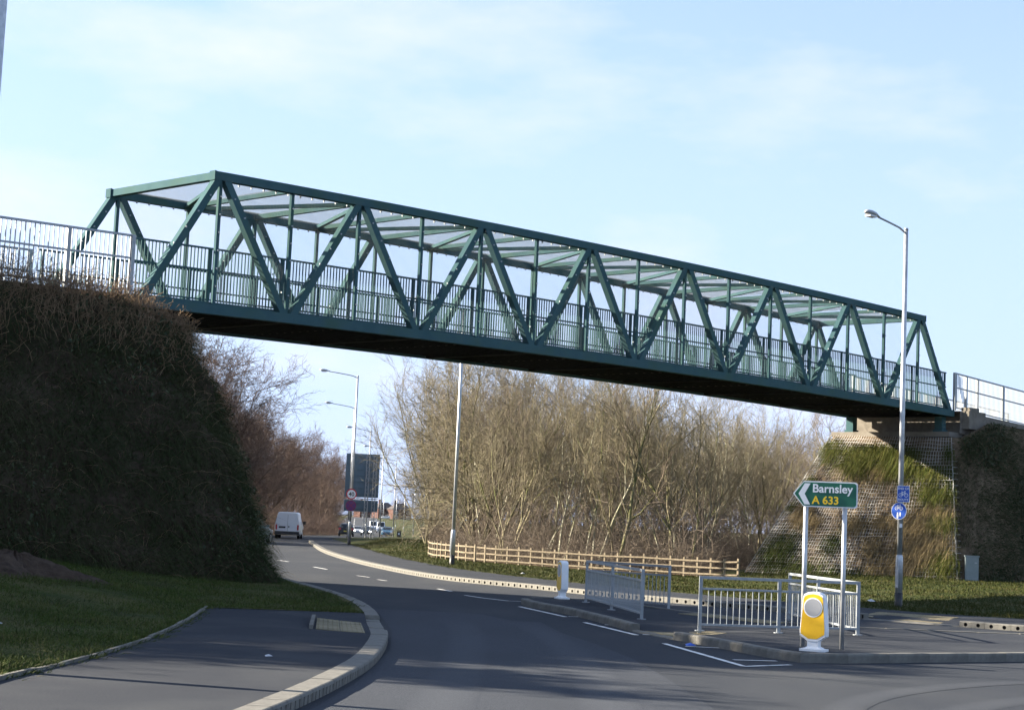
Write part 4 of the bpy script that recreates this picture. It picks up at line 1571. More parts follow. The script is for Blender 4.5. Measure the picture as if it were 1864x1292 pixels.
# ================================================================== BOLLARDS
def bollard(label, x, y, rz, z=.125):
    root = thing('traffic_bollard', label, 'bollard', (x, y, z), rz, 'keep-left bollards on the traffic island')
    H = .90
    prof = [(.0, .115), (.03, .12), (.035, .10), (.10, .065), (.145, .07)]
    part('base_plate', MB().prism(rrect(-.20, -.15, .20, .15, .06), lambda a, b, t: (a, b, t), 0, .035), 'bollard_white', root)
    part('foot', MB().add([(sx * wx, sy * wy, zz) for zz, wx, wy in ((.033, .15, .11), (.07, .085, .07), (.16, .085, .07)) for sx, sy in ((-1, -1), (1, -1), (1, 1), (-1, 1))],
                          [(q * 4 + i, q * 4 + (i + 1) % 4, q * 4 + 4 + (i + 1) % 4, q * 4 + 4 + i) for q in range(2) for i in range(4)] + [(8, 9, 10, 11)]), 'bollard_white', root)
    # body outline: domed top, sides splaying down, tapering in to the foot
    out = [(-.075, .145), (-.205, .225), (-.208, .30), (-.168, .80), (-.15, .845), (-.09, .878), (0, .892), (.09, .878), (.15, .845), (.168, .80), (.208, .30), (.205, .225), (.075, .145)]
    out = list(reversed(out))
    mb = MB()
    rings = []
    for yy, k in ((-.085, .955), (-.07, 1.0), (.07, 1.0), (.085, .955)):
        rings.append([(a * k, yy, .5 + (b - .5) * (k * .35 + .65)) for a, b in out])
    n = len(out)
    mb.add([p for r_ in rings for p in r_], [tuple(range(n)), tuple(reversed(range(3 * n, 4 * n)))] + [(q * n + (i + 1) % n, q * n + i, (q + 1) * n + i, (q + 1) * n + (i + 1) % n) for q in range(3) for i in range(n)])
    body = part('body', mb, 'bollard_white', root)
    k = .90
    inset = [(a * k, .505 + (b - .5) * .90) for a, b in out]
    flat(inset, -.084, .006, 'bollard_yellow', 'yellow_face', body)
    flat(disc(0, .655, .148), -.0885, .006, 'bollard_white', 'disc_rim', body)
    flat(disc(0, .655, .130), -.0935, .004, 'bollard_disc', 'sign_disc', body)
    return root


bollard('near bollard with yellow face and blank grey disc, in front of the green direction sign', 4.80, 28.05, R(-28))
bollard('far white bollard seen from its side at the tip of the traffic island', 1.47, 43.4, R(-76))


# ================================================================== GUARDRAILS
def guardrail(label, runs):
    root = thing('guardrail', label, 'guardrail', (*runs[0][0], .125), group='pedestrian guardrails on the traffic island')
    inv = Matrix.Translation(root.location).inverted()
    done = set()
    GH = .95
    for run in runs:
        for x, y in run:
            if (x, y) in done:
                continue
            done.add((x, y))
            o = part('post', MB().box((x, y, .125 + GH / 2 - .02), (.06, .06, GH + .04)), 'galv_rail', None)
            reparent(o, root)
            o = part('post_foot', MB().tube([(x, y, .122), (x, y, .135)], .09, 10), 'galv_rail', None)
            reparent(o, root)
        for (x0, y0), (x1, y1) in zip(run, run[1:]):
            d = Vector((x1 - x0, y1 - y0, 0))
            L = d.length
            d.normalize()
            a, b = Vector((x0, y0, .125)) + d * .03, Vector((x1, y1, .125)) - d * .03
            for z, hh in ((GH - .025, .05), (GH - .22, .035), (.11, .035)):
                o = part('rail', MB().bar(a + Vector((0, 0, z)), b + Vector((0, 0, z)), .045, hh), 'galv_rail', None)
                reparent(o, root)
            nb = max(3, int(L / .115))
            me = MB().box((0, 0, 0), (.014, .014, GH - .22 - .11)).mesh('infill_bar', 'galv_rail')
            for k in range(1, nb):
                p = a.lerp(b, k / nb)
                o = link('infill_bar', me, None, (p.x, p.y, .125 + (GH - .22 + .11) / 2), math.atan2(d.y, d.x))
                reparent(o, root)
    return root


guardrail('grey steel guardrail behind the far white bollard on the island', [[(1.97, 42.0), (2.36, 38.75), (2.74, 35.4)], [(1.97, 42.0), (3.70, 40.3)]])
guardrail('grey steel guardrail beside the direction sign on the island', [[(3.52, 32.3), (4.96, 32.7), (6.46, 33.2)], [(6.02, 38.3), (6.22, 36.0), (6.46, 33.2)]])

# ================================================================== TIMBER FENCES


def timber_fence(label, pts, step, zf, H=.73, rails=(.62, .38, .14)):
    P = lerp_path(pts, step)
    root = thing('timber_fence', label, 'fence', (P[0][0], P[0][1], zf(*P[0])), group='post and rail fences by the wood')
    for k, (x, y) in enumerate(P):
        d = P[min(k + 1, len(P) - 1)] - P[max(k - 1, 0)]
        a = math.atan2(d[1], d[0])
        hh = H + random.uniform(-.02, .03)
        mb = MB().box((x, y, zf(x, y) + hh / 2 - .1), (.075, .06, hh + .2), a + random.uniform(-.05, .05))
        o = part('post', mb, 'timber', None)
        reparent(o, root)
    for k in range(0, len(P) - 1, 3):
        m = min(k + 3, len(P) - 1)
        d = P[m] - P[k]
        nrm = np.array([d[1], -d[0]]) / np.linalg.norm(d) * .05
        for z in rails:
            a = P[k] + nrm
            b = P[m] + nrm
            dz = random.uniform(-.012, .012)
            o = part('rail', MB().bar((a[0], a[1], zf(*P[k]) + z + dz), (b[0], b[1], zf(*P[m]) + z - dz), .025, .058), 'timber', None)
            reparent(o, root)
    return root


timber_fence('low timber post and rail fence in front of the bare wood', [(-3.3, 84.0), (-3.1, 81.5), (-2.6, 79.2), (-1.6, 77.2), (-.6, 76.0), (1.3, 74.4), (3.4, 72.7), (5.7, 70.9), (7.2, 69.7), (8.8, 68.3)], .62, z_right)
timber_fence('short stretch of timber fence far beyond the lamp, at the end of the wood', [(-9.9, 222), (-8.4, 196), (-6.4, 165), (-5.2, 148)], 3.4, lambda x, y: z_right(x, y), H=1.3, rails=(1.2, .75, .3))

# ================================================================== SMALL STREET THINGS
cb = thing('utility_cabinet', 'grey-green metal utility cabinet at the corner of the right abutment', 'cabinet', (18.05, 70.6, z_right(18.05, 70.6) - .02), R(-8))
part('housing', MB().box((0, 0, .47), (.50, .34, .94)), 'cabinet', cb)
part('lid', MB().box((0, 0, .965), (.55, .39, .05)), 'cabinet', cb)
part('door', MB().box((.02, -.178, .48), (.42, .015, .84)), 'cabinet', cb)
part('handle', MB().box((.14, -.192, .72), (.09, .02, .03)), 'galv', cb)
hr = thing('metal_barrier', 'galvanised barrier frame at the right picture edge by the abutment', 'barrier', (20.6, 73.6, z_right(20.6, 73.6)), R(30))
for x in (0, 1.6):
    part('post', MB().tube([(x, 0, -.1), (x, 0, .95)], .03, 10), 'galv', hr, True)
part('rail', MB().tube([(-.02, 0, .96), (1.62, 0, .96)], .03, 10), 'galv', hr, True)
part('rail', MB().tube([(.02, 0, .5), (1.58, 0, .5)], .022, 10), 'galv', hr, True)
bn = thing('litter_bin', 'black litter bin on the footpath beyond the grass bank', 'litter bin', (-16.0, 285, base(285)), 0)
part('body', MB().box((0, 0, .42), (.62, .55, .84)), 'black_paint', bn)
part('hood', MB().box((0, 0, .98), (.66, .58, .12)).box((-.28, 0, .87), (.06, .5, .14)).box((.28, 0, .87), (.06, .5, .14)), 'black_paint', bn)
part('notice', MB().box((0, -.281, .5), (.25, .01, .25)), 'sign_white', bn)


def litter(name, label, x, y, z, s, m, rz):
    mb = MB()
    mb.add([(-s, -.5 * s, 0), (s * .9, -.6 * s, .1 * s), (s, .5 * s, 0), (-.8 * s, .6 * s, .25 * s), (0, 0, .55 * s)], [(0, 1, 4), (1, 2, 4), (2, 3, 4), (3, 0, 4), (3, 2, 1, 0)])
    o = part(name, mb, m, None)
    o.location = (x, y, z)
    o.rotation_euler = (0, 0, rz)
    return tag(o, label, 'litter', 'bits of litter')


litter('crushed_can', 'crushed blue can on the road by the island kerb', 3.12, 29.9, .008, .09, 'litter_blue', .3)
litter('paper_scrap', 'white paper scrap on the left pavement', -2.78, 22.6, .105, .05, 'litter_white', .5)
litter('paper_scrap', 'white scrap lying in the shaded grass at the far left', -6.7, 24.9, z_left(-6.7, 24.9) + .03, .045, 'litter_white', 1.5)
litter('plastic_bag', 'pale plastic bag in the grass beside the right lamp column', 10.2, 50.6, z_right(10.2, 50.6) + .03, .13, 'litter_white', .9)
litter('paper_scrap', 'white scrap in the grass below the middle of the timber fence', .75, 62.0, z_right(.75, 62) + .04, .10, 'litter_white', 2.0)


# ================================================================== VEHICLES
def loft_body(secs, k=20):
    """secs: (x along, half width at sill, half width at roof, z0, z1, shoulder z) -> closed loft"""
    mb = MB()
    for x, wb, wt, z0, z1, zs in secs:
        r = min(.12, (z1 - zs) * .45 + .01)
        half = [(0, z0), (wb * .92, z0), (wb, z0 + .08), (wb, zs), (wb * .35 + wt * .65, zs + (z1 - zs) * .55), (wt, z1 - r), (wt - r * .35, z1 - r * .3), (wt - r, z1), (0, z1)]
        ring = half + [(-a, b) for a, b in reversed(half[1:-1])]
        mb.v += [(x, a, b) for a, b in ring]
        n = len(ring)
    for q in range(len(secs) - 1):
        for i in range(n):
            j = (i + 1) % n
            mb.f.append((q * n + i, q * n + j, (q + 1) * n + j, (q + 1) * n + i))
            mb.m.append(0)
    mb.f += [tuple(reversed(range(n))), tuple((len(secs) - 1) * n + i for i in range(n))]
    mb.m += [0, 0]
    return mb


def wheel(root, x, y, r=.31, w=.19):
    wh = part('wheel', MB().tube([(x, y - w / 2, r), (x, y + w / 2, r)], r, 16), 'tyre', root, False)
    s = 1 if y > 0 else -1
    part('rim', MB().tube([(x, y + s * (w / 2 - .01), r), (x, y + s * (w / 2 + .012), r)], r * .62, 12), 'galv', wh)


def quad(root, name, pts, m, th=.012, label=None):
    """thin plate through four points (proud of the body by th)"""
    P = [Vector(p) for p in pts]
    nn = (P[1] - P[0]).cross(P[3] - P[0]).normalized() * th
    mb = MB().add([p for p in P] + [p + nn for p in P], [(3, 2, 1, 0), (4, 5, 6, 7), (0, 1, 5, 4), (1, 2, 6, 5), (2, 3, 7, 6), (3, 0, 4, 7)])
    return part(name, mb, m, root, label=label)


def panel_van(label, x, y, z, heading, paint='van_white', s=1.0, lettered=False, tall=False, lights=False):
    """small van; local +x is forward, origin under the rear bumper"""
    root = thing('van', label, 'van', (x, y, z), heading, 'vans on the road')
    h = 1.86 if not tall else 2.35
    L = 4.3 if not tall else 5.2
    hw = .86 if not tall else .97
    root.scale = (s, s, s)
    secs = [(0, hw * .94, hw * .80, .42, h - .06, 1.0), (.05, hw, hw * .83, .30, h - .02, 1.0), (.5, hw, hw * .84, .26, h, 1.0), (L * .58, hw, hw * .84, .26, h - .01, 1.0), (L * .66, hw, hw * .80, .26, h - .06, 1.0), (L * .80, hw, hw * .78, .26, 1.24, 1.0),
            (L * .97, hw * .95, hw * .8, .28, 1.0, .85), (L, hw * .85, hw * .72, .38, .78, .7)]
    body = part('body', loft_body(secs), paint, root)
    for xx in (.80, L - .80):
        for yy in (-hw + .09, hw - .09):
            wheel(root, xx, yy)
    # rear face (x = 0)
    part('rear_bumper', MB().box((-.03, 0, .42), (.14, 1.72 * hw / .86, .20)), 'trim_black', root)
    for sy in (-1, 1):
        lt = quad(root, 'rear_lamp', [(.0, sy * hw * .94 - (.0 if sy > 0 else -.11), .62), (.0, sy * hw * .94 - (.11 if sy > 0 else 0), .62), (-.0, sy * hw * .94 - (.11 if sy > 0 else 0), .98), (.0, sy * hw * .94 - (.0 if sy > 0 else -.11), .98)], 'rear_light', .03)
    quad(root, 'number_plate', [(0, .60 * hw, .74), (0, .02 * hw, .74), (0, .02 * hw, .87), (0, .60 * hw, .87)], 'plate_yellow', .015) if not lettered else quad(root, 'number_plate', [(0, .68 * hw, .74), (0, .14 * hw, .74), (0, .14 * hw, .86), (0, .68 * hw, .86)], 'trim_black', .015)
    part('door_seam', MB().box((.0, -.02, 1.1), (.012, .014, 1.15)), 'trim_black', root)
    quad(root, 'door_handle', [(0, -.06, .80), (0, -.16, .80), (0, -.16, .88), (0, -.06, .88)], 'trim_black', .02)
    for sy in (-1, 1):
        quad(root, 'side_window', [(L * .66, sy * hw * .985, 1.04), (L * .76, sy * hw * .975, 1.04), (L * .73, sy * hw * .86, 1.2), (L * .66, sy * hw * .83, h - .25)] if sy < 0 else [(L * .76, hw * .975, 1.04), (L * .66, hw * .985, 1.04), (L * .66, hw * .83, h - .25), (L * .73, hw * .86, 1.2)], 'glass_dark', .014)
        part('door_mirror', MB().box((L * .74, sy * (hw + .12), 1.12), (.12, .20, .24)), 'trim_black', root)
        quad(root, 'headlamp', [(L * .985, sy * hw * .82 + .12, .66), (L * .985, sy * hw * .82 - .16, .66), (L * .975, sy * hw * .82 - .16, .88), (L * .975, sy * hw * .82 + .12, .88)][::-1] if True else None, 'head_light_on' if lights else 'head_light', .03)
    quad(root, 'windscreen', [(L * .80 - .02, -hw * .72, 1.26), (L * .80 - .02, hw * .72, 1.26), (L * .668, hw * .70, h - .1), (L * .668, -hw * .70, h - .1)], 'glass_dark', .02)
    part('grille', MB().box((L, 0, .58), (.05, hw * 1.3, .2)), 'trim_black', root)
    if lettered:
        for z_, y0, y1, t in ((1.52, .30, .42, .05), (1.42, .22, .50, .075), (1.26, .34, .40, .05), (1.10, .18, .52, .085), (1.5, -.50, -.20, .05), (1.38, -.46, -.22, .05), (1.26, -.50, -.20, .05), (1.10, -.52, -.20, .05)):
            n = 6
            for q in range(n):
                a = y0 + (y1 - y0) * q / n
                b = a + (y1 - y0) / n * .72
                quad(root, 'lettering', [(.012 + (z_ - 1) * .03, b, z_), (.012 + (z_ - 1) * .03, a, z_), (.012 + (z_ - 1) * .03, a, z_ + t), (.012 + (z_ - 1) * .03, b, z_ + t)], 'lettering_grey', .012)
    return root


def hatchback(label, x, y, z, heading, paint, lights=False, brake=False):
    root = thing('car', label, 'car', (x, y, z), heading, 'cars on the road')
    L, hw, h = 4.1, .86, 1.46
    secs = [(0, hw * .9, hw * .86, .38, .92, .75), (.06, hw * .96, hw * .92, .26, 1.0, .8), (.5, hw, hw * .95, .22, 1.0, .85), (L * .75, hw, hw * .93, .22, .98, .82), (L * .93, hw * .95, hw * .84, .24, .84, .7), (L, hw * .82, hw * .7, .36, .68, .55)]
    part('body', loft_body(secs), paint, root)
    cab = [(.10, hw * .90, hw * .84, .93, 1.0, .95), (.45, hw * .92, hw * .74, .93, h - .06, 1.0), (.9, hw * .92, hw * .74, .93, h, 1.0), (L * .52, hw * .92, hw * .73, .93, h - .02, 1.0), (L * .73, hw * .92, hw * .82, .93, 1.0, .96)]
    part('cabin', loft_body(cab), paint, root)
    quad(root, 'rear_window', [(.13, hw * .72, 1.02), (.13, -hw * .72, 1.02), (.42, -hw * .66, h - .1), (.42, hw * .66, h - .1)], 'glass_dark', .03)
    quad(root, 'windscreen', [(L * .72, -hw * .74, 1.02), (L * .72, hw * .74, 1.02), (L * .535, hw * .66, h - .06), (L * .535, -hw * .66, h - .06)], 'glass_dark', .03)
    for sy in (-1, 1):
        q = [(.5, sy * hw * .915, 1.03), (L * .66, sy * hw * .915, 1.03), (L * .52, sy * hw * .765, h - .1), (.62, sy * hw * .765, h - .1)]
        quad(root, 'side_window', q if sy < 0 else q[::-1], 'glass_dark', .02)
        quad(root, 'rear_lamp', [(0, sy * hw * .82 + .13, .72), (0, sy * hw * .82 - .13, .72), (.03, sy * hw * .82 - .13, .95), (.03, sy * hw * .82 + .13, .95)], 'rear_light_on' if brake else 'rear_light', .05)
        quad(root, 'headlamp', [(L - .03, sy * hw * .72 - .14, .60), (L - .03, sy * hw * .72 + .14, .60), (L - .06, sy * hw * .72 + .14, .76), (L - .06, sy * hw * .72 - .14, .76)], 'head_light_on' if lights else 'head_light', .06)
        part('door_mirror', MB().box((L * .62, sy * (hw + .08), 1.02), (.1, .16, .13)), paint, root)
        for xx in (.72, L - .78):
            wheel(root, xx, sy * (hw - .09))
    quad(root, 'number_plate', [(0, .26, .52), (0, -.26, .52), (0, -.26, .64), (0, .26, .64)], 'plate_yellow', .02)
    return root


H_AWAY = R(94)
panel_van('white panel van with grey lettering on its rear doors, driving away round the bend', -15.1, 129.0, base(129), R(92.5), lettered=True)
hatchback('dark hatchback with red tail lamp behind the lamp columns', -17.5, 206, base(206), H_AWAY, 'car_dark')
hatchback('pale green car mostly hidden behind the left embankment', -14.9, 104.0, 0.0, R(80), 'car_teal')
H_TO = R(-86)
hatchback('blue hatchback heading this way, the nearest of the oncoming traffic', -17.3, 276, base(272), H_TO, 'car_blue')
hatchback('dark car with dipped headlamps behind the sign post', -21.6, 292, base(290), H_TO, 'car_dark', lights=True)
panel_van('white high-roofed van behind the blue hatchback', -26.6, 402, base(400), H_TO, tall=True)
panel_van('white high-roofed van following behind the first one, partly hidden by sign post', -31.0, 440, base(440), H_TO, tall=True)
hatchback('silver car behind the dark car with headlamps on', -27.5, 350, base(350), H_TO, 'car_silver', lights=True)
hatchback('white car parked in front of the brick houses', -52.0, 845, base(850) + .2, R(170), 'van_white')


# ================================================================== FAR HOUSES
def house(label, x, y, z, rz, w=9.5, d=8, eave=5.2, ridge=8.2):
    root = thing('brick_house', label, 'house', (x, y, z), rz, 'brick houses at the end of the road')
    part('wall', MB().box((0, 0, eave / 2 - .3), (w, d, eave + .6)), 'brick_red', root)
    r = .4
    mb = MB().add([(-w / 2 - r, -d / 2 - r, eave), (w / 2 + r, -d / 2 - r, eave), (w / 2 + r, d / 2 + r, eave), (-w / 2 - r, d / 2 + r, eave), (-w / 2 + 2.6, 0, ridge), (w / 2 - 2.6, 0, ridge)],
                  [(0, 1, 5, 4), (1, 2, 5), (2, 3, 4, 5), (3, 0, 4), (3, 2, 1, 0)])
    rf = part('roof', mb, 'roof_slate', root)
    part('chimney', MB().box((-w / 2 + 2.6, 0, ridge + .3), (1.5, .8, 2.2)), 'brick_red', rf)
    for i, xx in enumerate((-w / 2 + 1.7, w / 2 - 1.7)):
        for zz in (1.5, 3.9):
            f_ = part('window', MB().box((xx, -d / 2 - .03, zz), (1.7, .08, 1.3)), 'sign_white', root)
            part('pane', MB().box((xx - .4, -d / 2 - .075, zz), (.68, .02, 1.1)).box((xx + .4, -d / 2 - .075, zz), (.68, .02, 1.1)), 'glass_dark', f_)
    part('door', MB().box((0, -d / 2 - .03, 1.0), (.95, .08, 2.0)), 'trim_black', root)
    return root


house('red brick house with chimney, left of the pair at the far end of the road', -58.5, 900, .4, R(28))
house('red brick house with chimney, right of the pair at the far end of the road', -50.5, 893, .2, R(24))
house('red brick house half hidden behind the foot of the big sign', -68.5, 915, .4, R(28))


# ================================================================== TREES
def grow(seed, H, spread=.5, stems=1, lean=(0, 0), levels=4, n1=9, n2=7, n3=5, n4=3, r0=.09, up=.12, clear=.25, twig_r=.008, wander=.12):
    """returns (limb segments, twig segments) of a bare tree as lists of (p0, p1, r0, r1)"""
    g = np.random.default_rng(seed)
    limbs, twigs = [], []
    nch = [n1, n2, n3, n4]

    def branch(p, d, L, r, lev):
        ns = (9, 5, 4, 3, 2)[lev]
        step = L / ns
        pts = [p]
        dirs = [d]
        for q in range(ns):
            d = d + g.normal(0, wander * (1 + .5 * lev), 3) + np.array([0, 0, up * (1 if lev else .3)])
            d = d / np.linalg.norm(d)
            p = p + d * step
            pts.append(p)
            dirs.append(d)
        r_end = r * (.35 if lev < 2 else .5)
        for q in range(ns):
            a = r + (r_end - r) * q / ns
            b = r + (r_end - r) * (q + 1) / ns
            (limbs if lev < 2 else twigs).append((pts[q], pts[q + 1], a, b))
        if lev >= levels:
            return
        n = nch[lev] + int(g.integers(-1, 2))
        lo = clear if lev == 0 else .15
        for k in range(n):
            t = lo + (1 - lo) * (k + g.random()) / n
            i = min(int(t * ns), ns - 1)
            f = t * ns - i
            q = pts[i] * (1 - f) + pts[i + 1] * f
            dd = dirs[i]
            rnd = g.normal(size=3)
            rnd -= dd * np.dot(rnd, dd)
            rnd /= np.linalg.norm(rnd) + 1e-9
            ang = g.uniform(.35, 1.0) * spread * (1.5 if lev else 1.6)
            nd = dd * math.cos(ang) + rnd * math.sin(ang)
            nl = L * g.uniform(.34, .62) * (1 - .45 * t if lev == 0 else 1)
            nr = max(twig_r * .6, (r + (r_end - r) * t) * g.uniform(.45, .65)) if lev < 1 else max(twig_r * (.55 if lev > 2 else .8), r * .5)
            branch(q, nd, nl, nr, lev + 1)
    for k in range(stems):
        a = g.uniform(0, 6.28)
        off = np.array([math.cos(a), math.sin(a), 0]) * (.0 if stems == 1 else g.uniform(.1, .5))
        tilt = np.array([math.cos(a), math.sin(a), 0]) * (0 if stems == 1 else g.uniform(.08, .30)) + np.array([lean[0], lean[1], 0])
        d = np.array([0, 0, 1.0]) + tilt + g.normal(0, .04, 3)
        branch(off + np.array([0, 0, -.3]), d / np.linalg.norm(d), H * g.uniform(.82, 1.0), r0 * g.uniform(.75, 1.1), 0)
    return limbs, twigs


def seg_arrays(sg):
    return [s[0] for s in sg], [s[1] for s in sg], [s[2] for s in sg], [s[3] for s in sg]


def tree_kind(seed, bark, twig, **kw):
    limbs, twigs = grow(seed, **kw)
    g = np.random.default_rng(seed + 999)
    mb = MB()
    lm = segs_mesh('trunk', *seg_arrays(limbs), bark)
    tn = np.clip(g.normal(.5, .25, len(twigs)), 0, 1)
    tm = segs_mesh('crown', *seg_arrays(twigs), twig, tn)
    return lm, tm


def plant_tree(kind, x, y, z, label, group, scale=1.0, rz=0.0, name='bare_tree', cat='tree'):
    root = thing(name, label, cat, (x, y, z), rz, group)
    root.scale = (scale, scale, scale * random.uniform(.94, 1.06))
    link('trunk', kind[0], root)
    link('crown', kind[1], root)
    return root


wood_kinds = [tree_kind(100 + k, ('bark', 'bark', 'bark_pale', 'bark')[k % 4], ('twig_olive', 'twig_brown', 'twig_olive')[k % 3], H=9.0, spread=.42 + .05 * (k % 3), stems=(1, 3, 2, 4, 1, 3, 2)[k], n1=9, n2=7 if k % 2 else 8, n3=5, n4=2,
                        r0=(.095, .062, .08, .058, .10, .062, .074)[k], up=.11, clear=.22, twig_r=.009) for k in range(7)]
thick_kinds = [tree_kind(200 + k, 'bark_purple', 'twig_purple', H=10.0, spread=.62, stems=(3, 4, 2, 3)[k], n1=11, n2=8, n3=6, n4=3, r0=.09, up=.06, clear=.08, twig_r=.013, wander=.15) for k in range(4)]

# the wood behind the timber fence
pr_ = np.random.default_rng(404)
spots = []
WOOD = [(-3.0, 86), (-1.2, 78.6), (1.3, 76.0), (3.6, 74.2), (5.8, 72.8), (8.2, 71.6), (9.0, 81), (26, 96), (34, 120), (20, 140), (-5.0, 140), (-4.0, 100)]
tries = 0
while len(spots) < 84 and tries < 9000:
    tries += 1
    y = 72 + 66 * pr_.random() ** 1.6
    x = pr_.uniform(-6, 24)
    if not inside(WOOD, np.array([[x, y]]))[0]:
        continue
    px = x / y
    if px > .20 or px < -.065:
        continue
    if any((x - a) ** 2 + (y - b) ** 2 < (1.25 if y < 90 else 2.2) ** 2 for a, b, _ in spots):
        continue
    spots.append((x, y, int(pr_.integers(0, 7))))
ORD = ['first', 'second', 'third', 'fourth', 'fifth', 'sixth', 'seventh', 'eighth', 'ninth', 'tenth', 'eleventh', 'twelfth', 'thirteenth', 'fourteenth', 'fifteenth', 'sixteenth', 'seventeenth', 'eighteenth', 'nineteenth', 'twentieth', 'twenty-first', 'twenty-second', 'twenty-third', 'twenty-fourth', 'twenty-fifth', 'twenty-sixth', 'twenty-seventh', 'twenty-eighth', 'twenty-ninth', 'thirtieth']
front_order = sorted([q for q in spots if q[1] < 82], key=lambda q: q[0] / q[1])
for x, y, k in spots:
    right = x / y > .12
    s = pr_.uniform(.80, 1.02) * (1.0 if x / y < .04 else .93 if not right else .84)
    if y > 100:
        s *= 1.06
    front = y < 82
    lb = 'slender bare tree close behind the timber fence, %s along from its left end' % ORD[min(19, front_order.index((x, y, k)))] if front else 'bare tree deep in the wood behind the timber fence'
    plant_tree(wood_kinds[k], x, y, z_right(x, y), lb, 'front trees of the bare wood' if front else 'inner trees of the bare wood', s, pr_.uniform(0, 6.28))
for k in range(16):
    x, y = -3 + k * 2.3 + pr_.uniform(-.6, .6), 142 + pr_.uniform(-5, 12)
    plant_tree(thick_kinds[k % 4], x, y, z_right(x, y), 'bare tree deep in the wood behind the timber fence', 'inner trees of the bare wood', pr_.uniform(.8, .95), pr_.uniform(0, 6.28))
# single trees that stand out
pale = tree_kind(311, 'bark_pale', 'twig_olive', H=9.2, spread=.36, stems=1, lean=(.05, 0), n1=7, n2=6, n3=4, n4=2, r0=.125, up=.10, clear=.42, twig_r=.010)
plant_tree(pale, 3.95, 76.2, z_right(3.95, 76.2), 'pale smooth-barked tree with forking limbs, tallest trunk right behind the fence', None, 1.0, .6)
arch = tree_kind(317, 'bark', 'twig_olive', H=9.2, spread=.62, stems=4, lean=(-.13, -.05), n1=11, n2=8, n3=6, n4=3, r0=.075, up=.05, clear=.12, twig_r=.010)
plant_tree(arch, -1.3, 85.0, z_right(-1.3, 85.0), 'spreading bare tree at the left end of the wood, arching towards the road', None, 1.0, 0)
plant_tree(arch, -1.0, 92.0, z_right(-1.0, 92.0), 'spreading bare tree second from the left end of the wood', None, .95, 1.1)
# trees receding along the footpath beyond the end of the wood
for k, (x, y) in enumerate([(-3.6, 112), (-4.0, 128), (-5.0, 146), (-5.2, 165), (-6.6, 182), (-7.2, 204), (-8.6, 226), (-9.0, 250), (-10.5, 280), (-11.2, 310), (-14.0, 345), (-16.0, 390), (-20.0, 440), (-24, 500)]):
    plant_tree(wood_kinds[(2, 1, 5, 3, 6, 0, 4)[k % 7]], x, y, base(y) + .05, 'bare tree %s in the row receding along the footpath past the wood' % ORD[k], 'trees receding beside the footpath', pr_.uniform(.8, .98), pr_.uniform(0, 6.28))
# the thicket left of the road
tk = [(-21.8, 127.5), (-23.6, 136), (-21.0, 138.5), (-24.5, 123), (-22.6, 141), (-22.0, 132), (-20.9, 144), (-23.6, 146), (-21.2, 157), (-24.0, 166), (-22.6, 151), (-25, 112), (-29, 116), (-22.2, 124), (-26, 130), (-21.6, 138), (-30, 138), (-21.6, 150), (-25.5, 156), (-21.9, 163), (-22.3, 175), (-26.5, 180), (-23.0, 188), (-24.0, 201), (-28, 208), (-25.2, 214), (-23.2, 226), (-27, 236), (-23.6, 240), (-24.2, 254), (-25.5, 270),
      (-27.6, 288), (-30, 306), (-33.5, 330), (-37, 360), (-41, 400), (-46, 440), (-50, 480), (-54, 520), (-59, 570), (-34, 150), (-36, 190), (-38, 230), (-42, 280)]
tk_front = sorted([q for q in tk if q[0] > -27 and q[1] < 215], key=lambda q: q[0] / q[1])
for k, (x, y) in enumerate(tk):
    front = x > -27 and y < 215
    plant_tree(thick_kinds[k % 4], x, y, base(y) - .05, 'purplish-brown thicket tree beside the road beyond the left bank, %s from the left' % ORD[tk_front.index((x, y))] if front else 'purplish-brown bare tree at the back of the left thicket',
               'front of the left thicket' if front else 'back of the left thicket', pr_.uniform(.92, 1.06) * (1.24 if y < 136.5 else 1.05 if y < 148 else .98 if y < 168 else 1.0 if y < 200 else 1.05), pr_.uniform(0, 6.28), name='thicket_tree')
# far line of trees closing the view
far_kind = thick_kinds
for k in range(26):
    x = -240 + k * 15 + pr_.uniform(-5, 5)
    y = 960 + pr_.uniform(-20, 60)
    if -74 < x < -40:
        y += 60
    plant_tree(far_kind[k % 4], x, y, .8, 'hazy bare tree on the skyline beyond the houses', 'trees on the skyline', pr_.uniform(.9, 1.3), pr_.uniform(0, 6), name='skyline_tree')

# undergrowth: brambles and saplings nobody could count
g = np.random.default_rng(515)
p0, p1, r0, r1, tn = [], [], [], [], []
cnt = 0
while cnt < 8200:
    y = 71.5 + 45 * g.random() ** 1.5
    x = g.uniform(-5, 24)
    if not inside(WOOD, np.array([[x, y]]))[0] or x / y > .2 or x / y < -.06:
        continue
    cnt += 1
    tall = g.random() < .22
    a = np.array([x, y, z_right(x, y) - .05])
    d = np.array([g.normal(0, .25), g.normal(0, .25), 1.0])
    L = g.uniform(2.2, 4.6) if tall else g.uniform(.6, 2.0)
    n = 5
    rr = .012 if tall else .008
    for q in range(n):
        b = a + d / np.linalg.norm(d) * L / n
        p0.append(a), p1.append(b), r0.append(rr * (1 - q * .12)), r1.append(rr * (1 - (q + 1) * .12)), tn.append(g.random())
        if g.random() < .9:
            for _ in range(2):
                c = b + np.array([g.normal(0, .22), g.normal(0, .22), g.normal(.08, .14)]) * (1.4 if tall else 1)
                p0.append(b), p1.append(c), r0.append(rr * .6), r1.append(rr * .3), tn.append(g.random())
        a = b
        d = d + np.array([g.normal(0, .3), g.normal(0, .3), -.05 if tall else -.22])
tag(link('undergrowth', segs_mesh('undergrowth', p0, p1, r0, r1, 'twig_brown', np.array(tn))), 'tangled brown undergrowth filling the wood behind the fence', 'undergrowth', kind='stuff')
g = np.random.default_rng(517)
p0, p1, r0, r1, tn = [], [], [], [], []
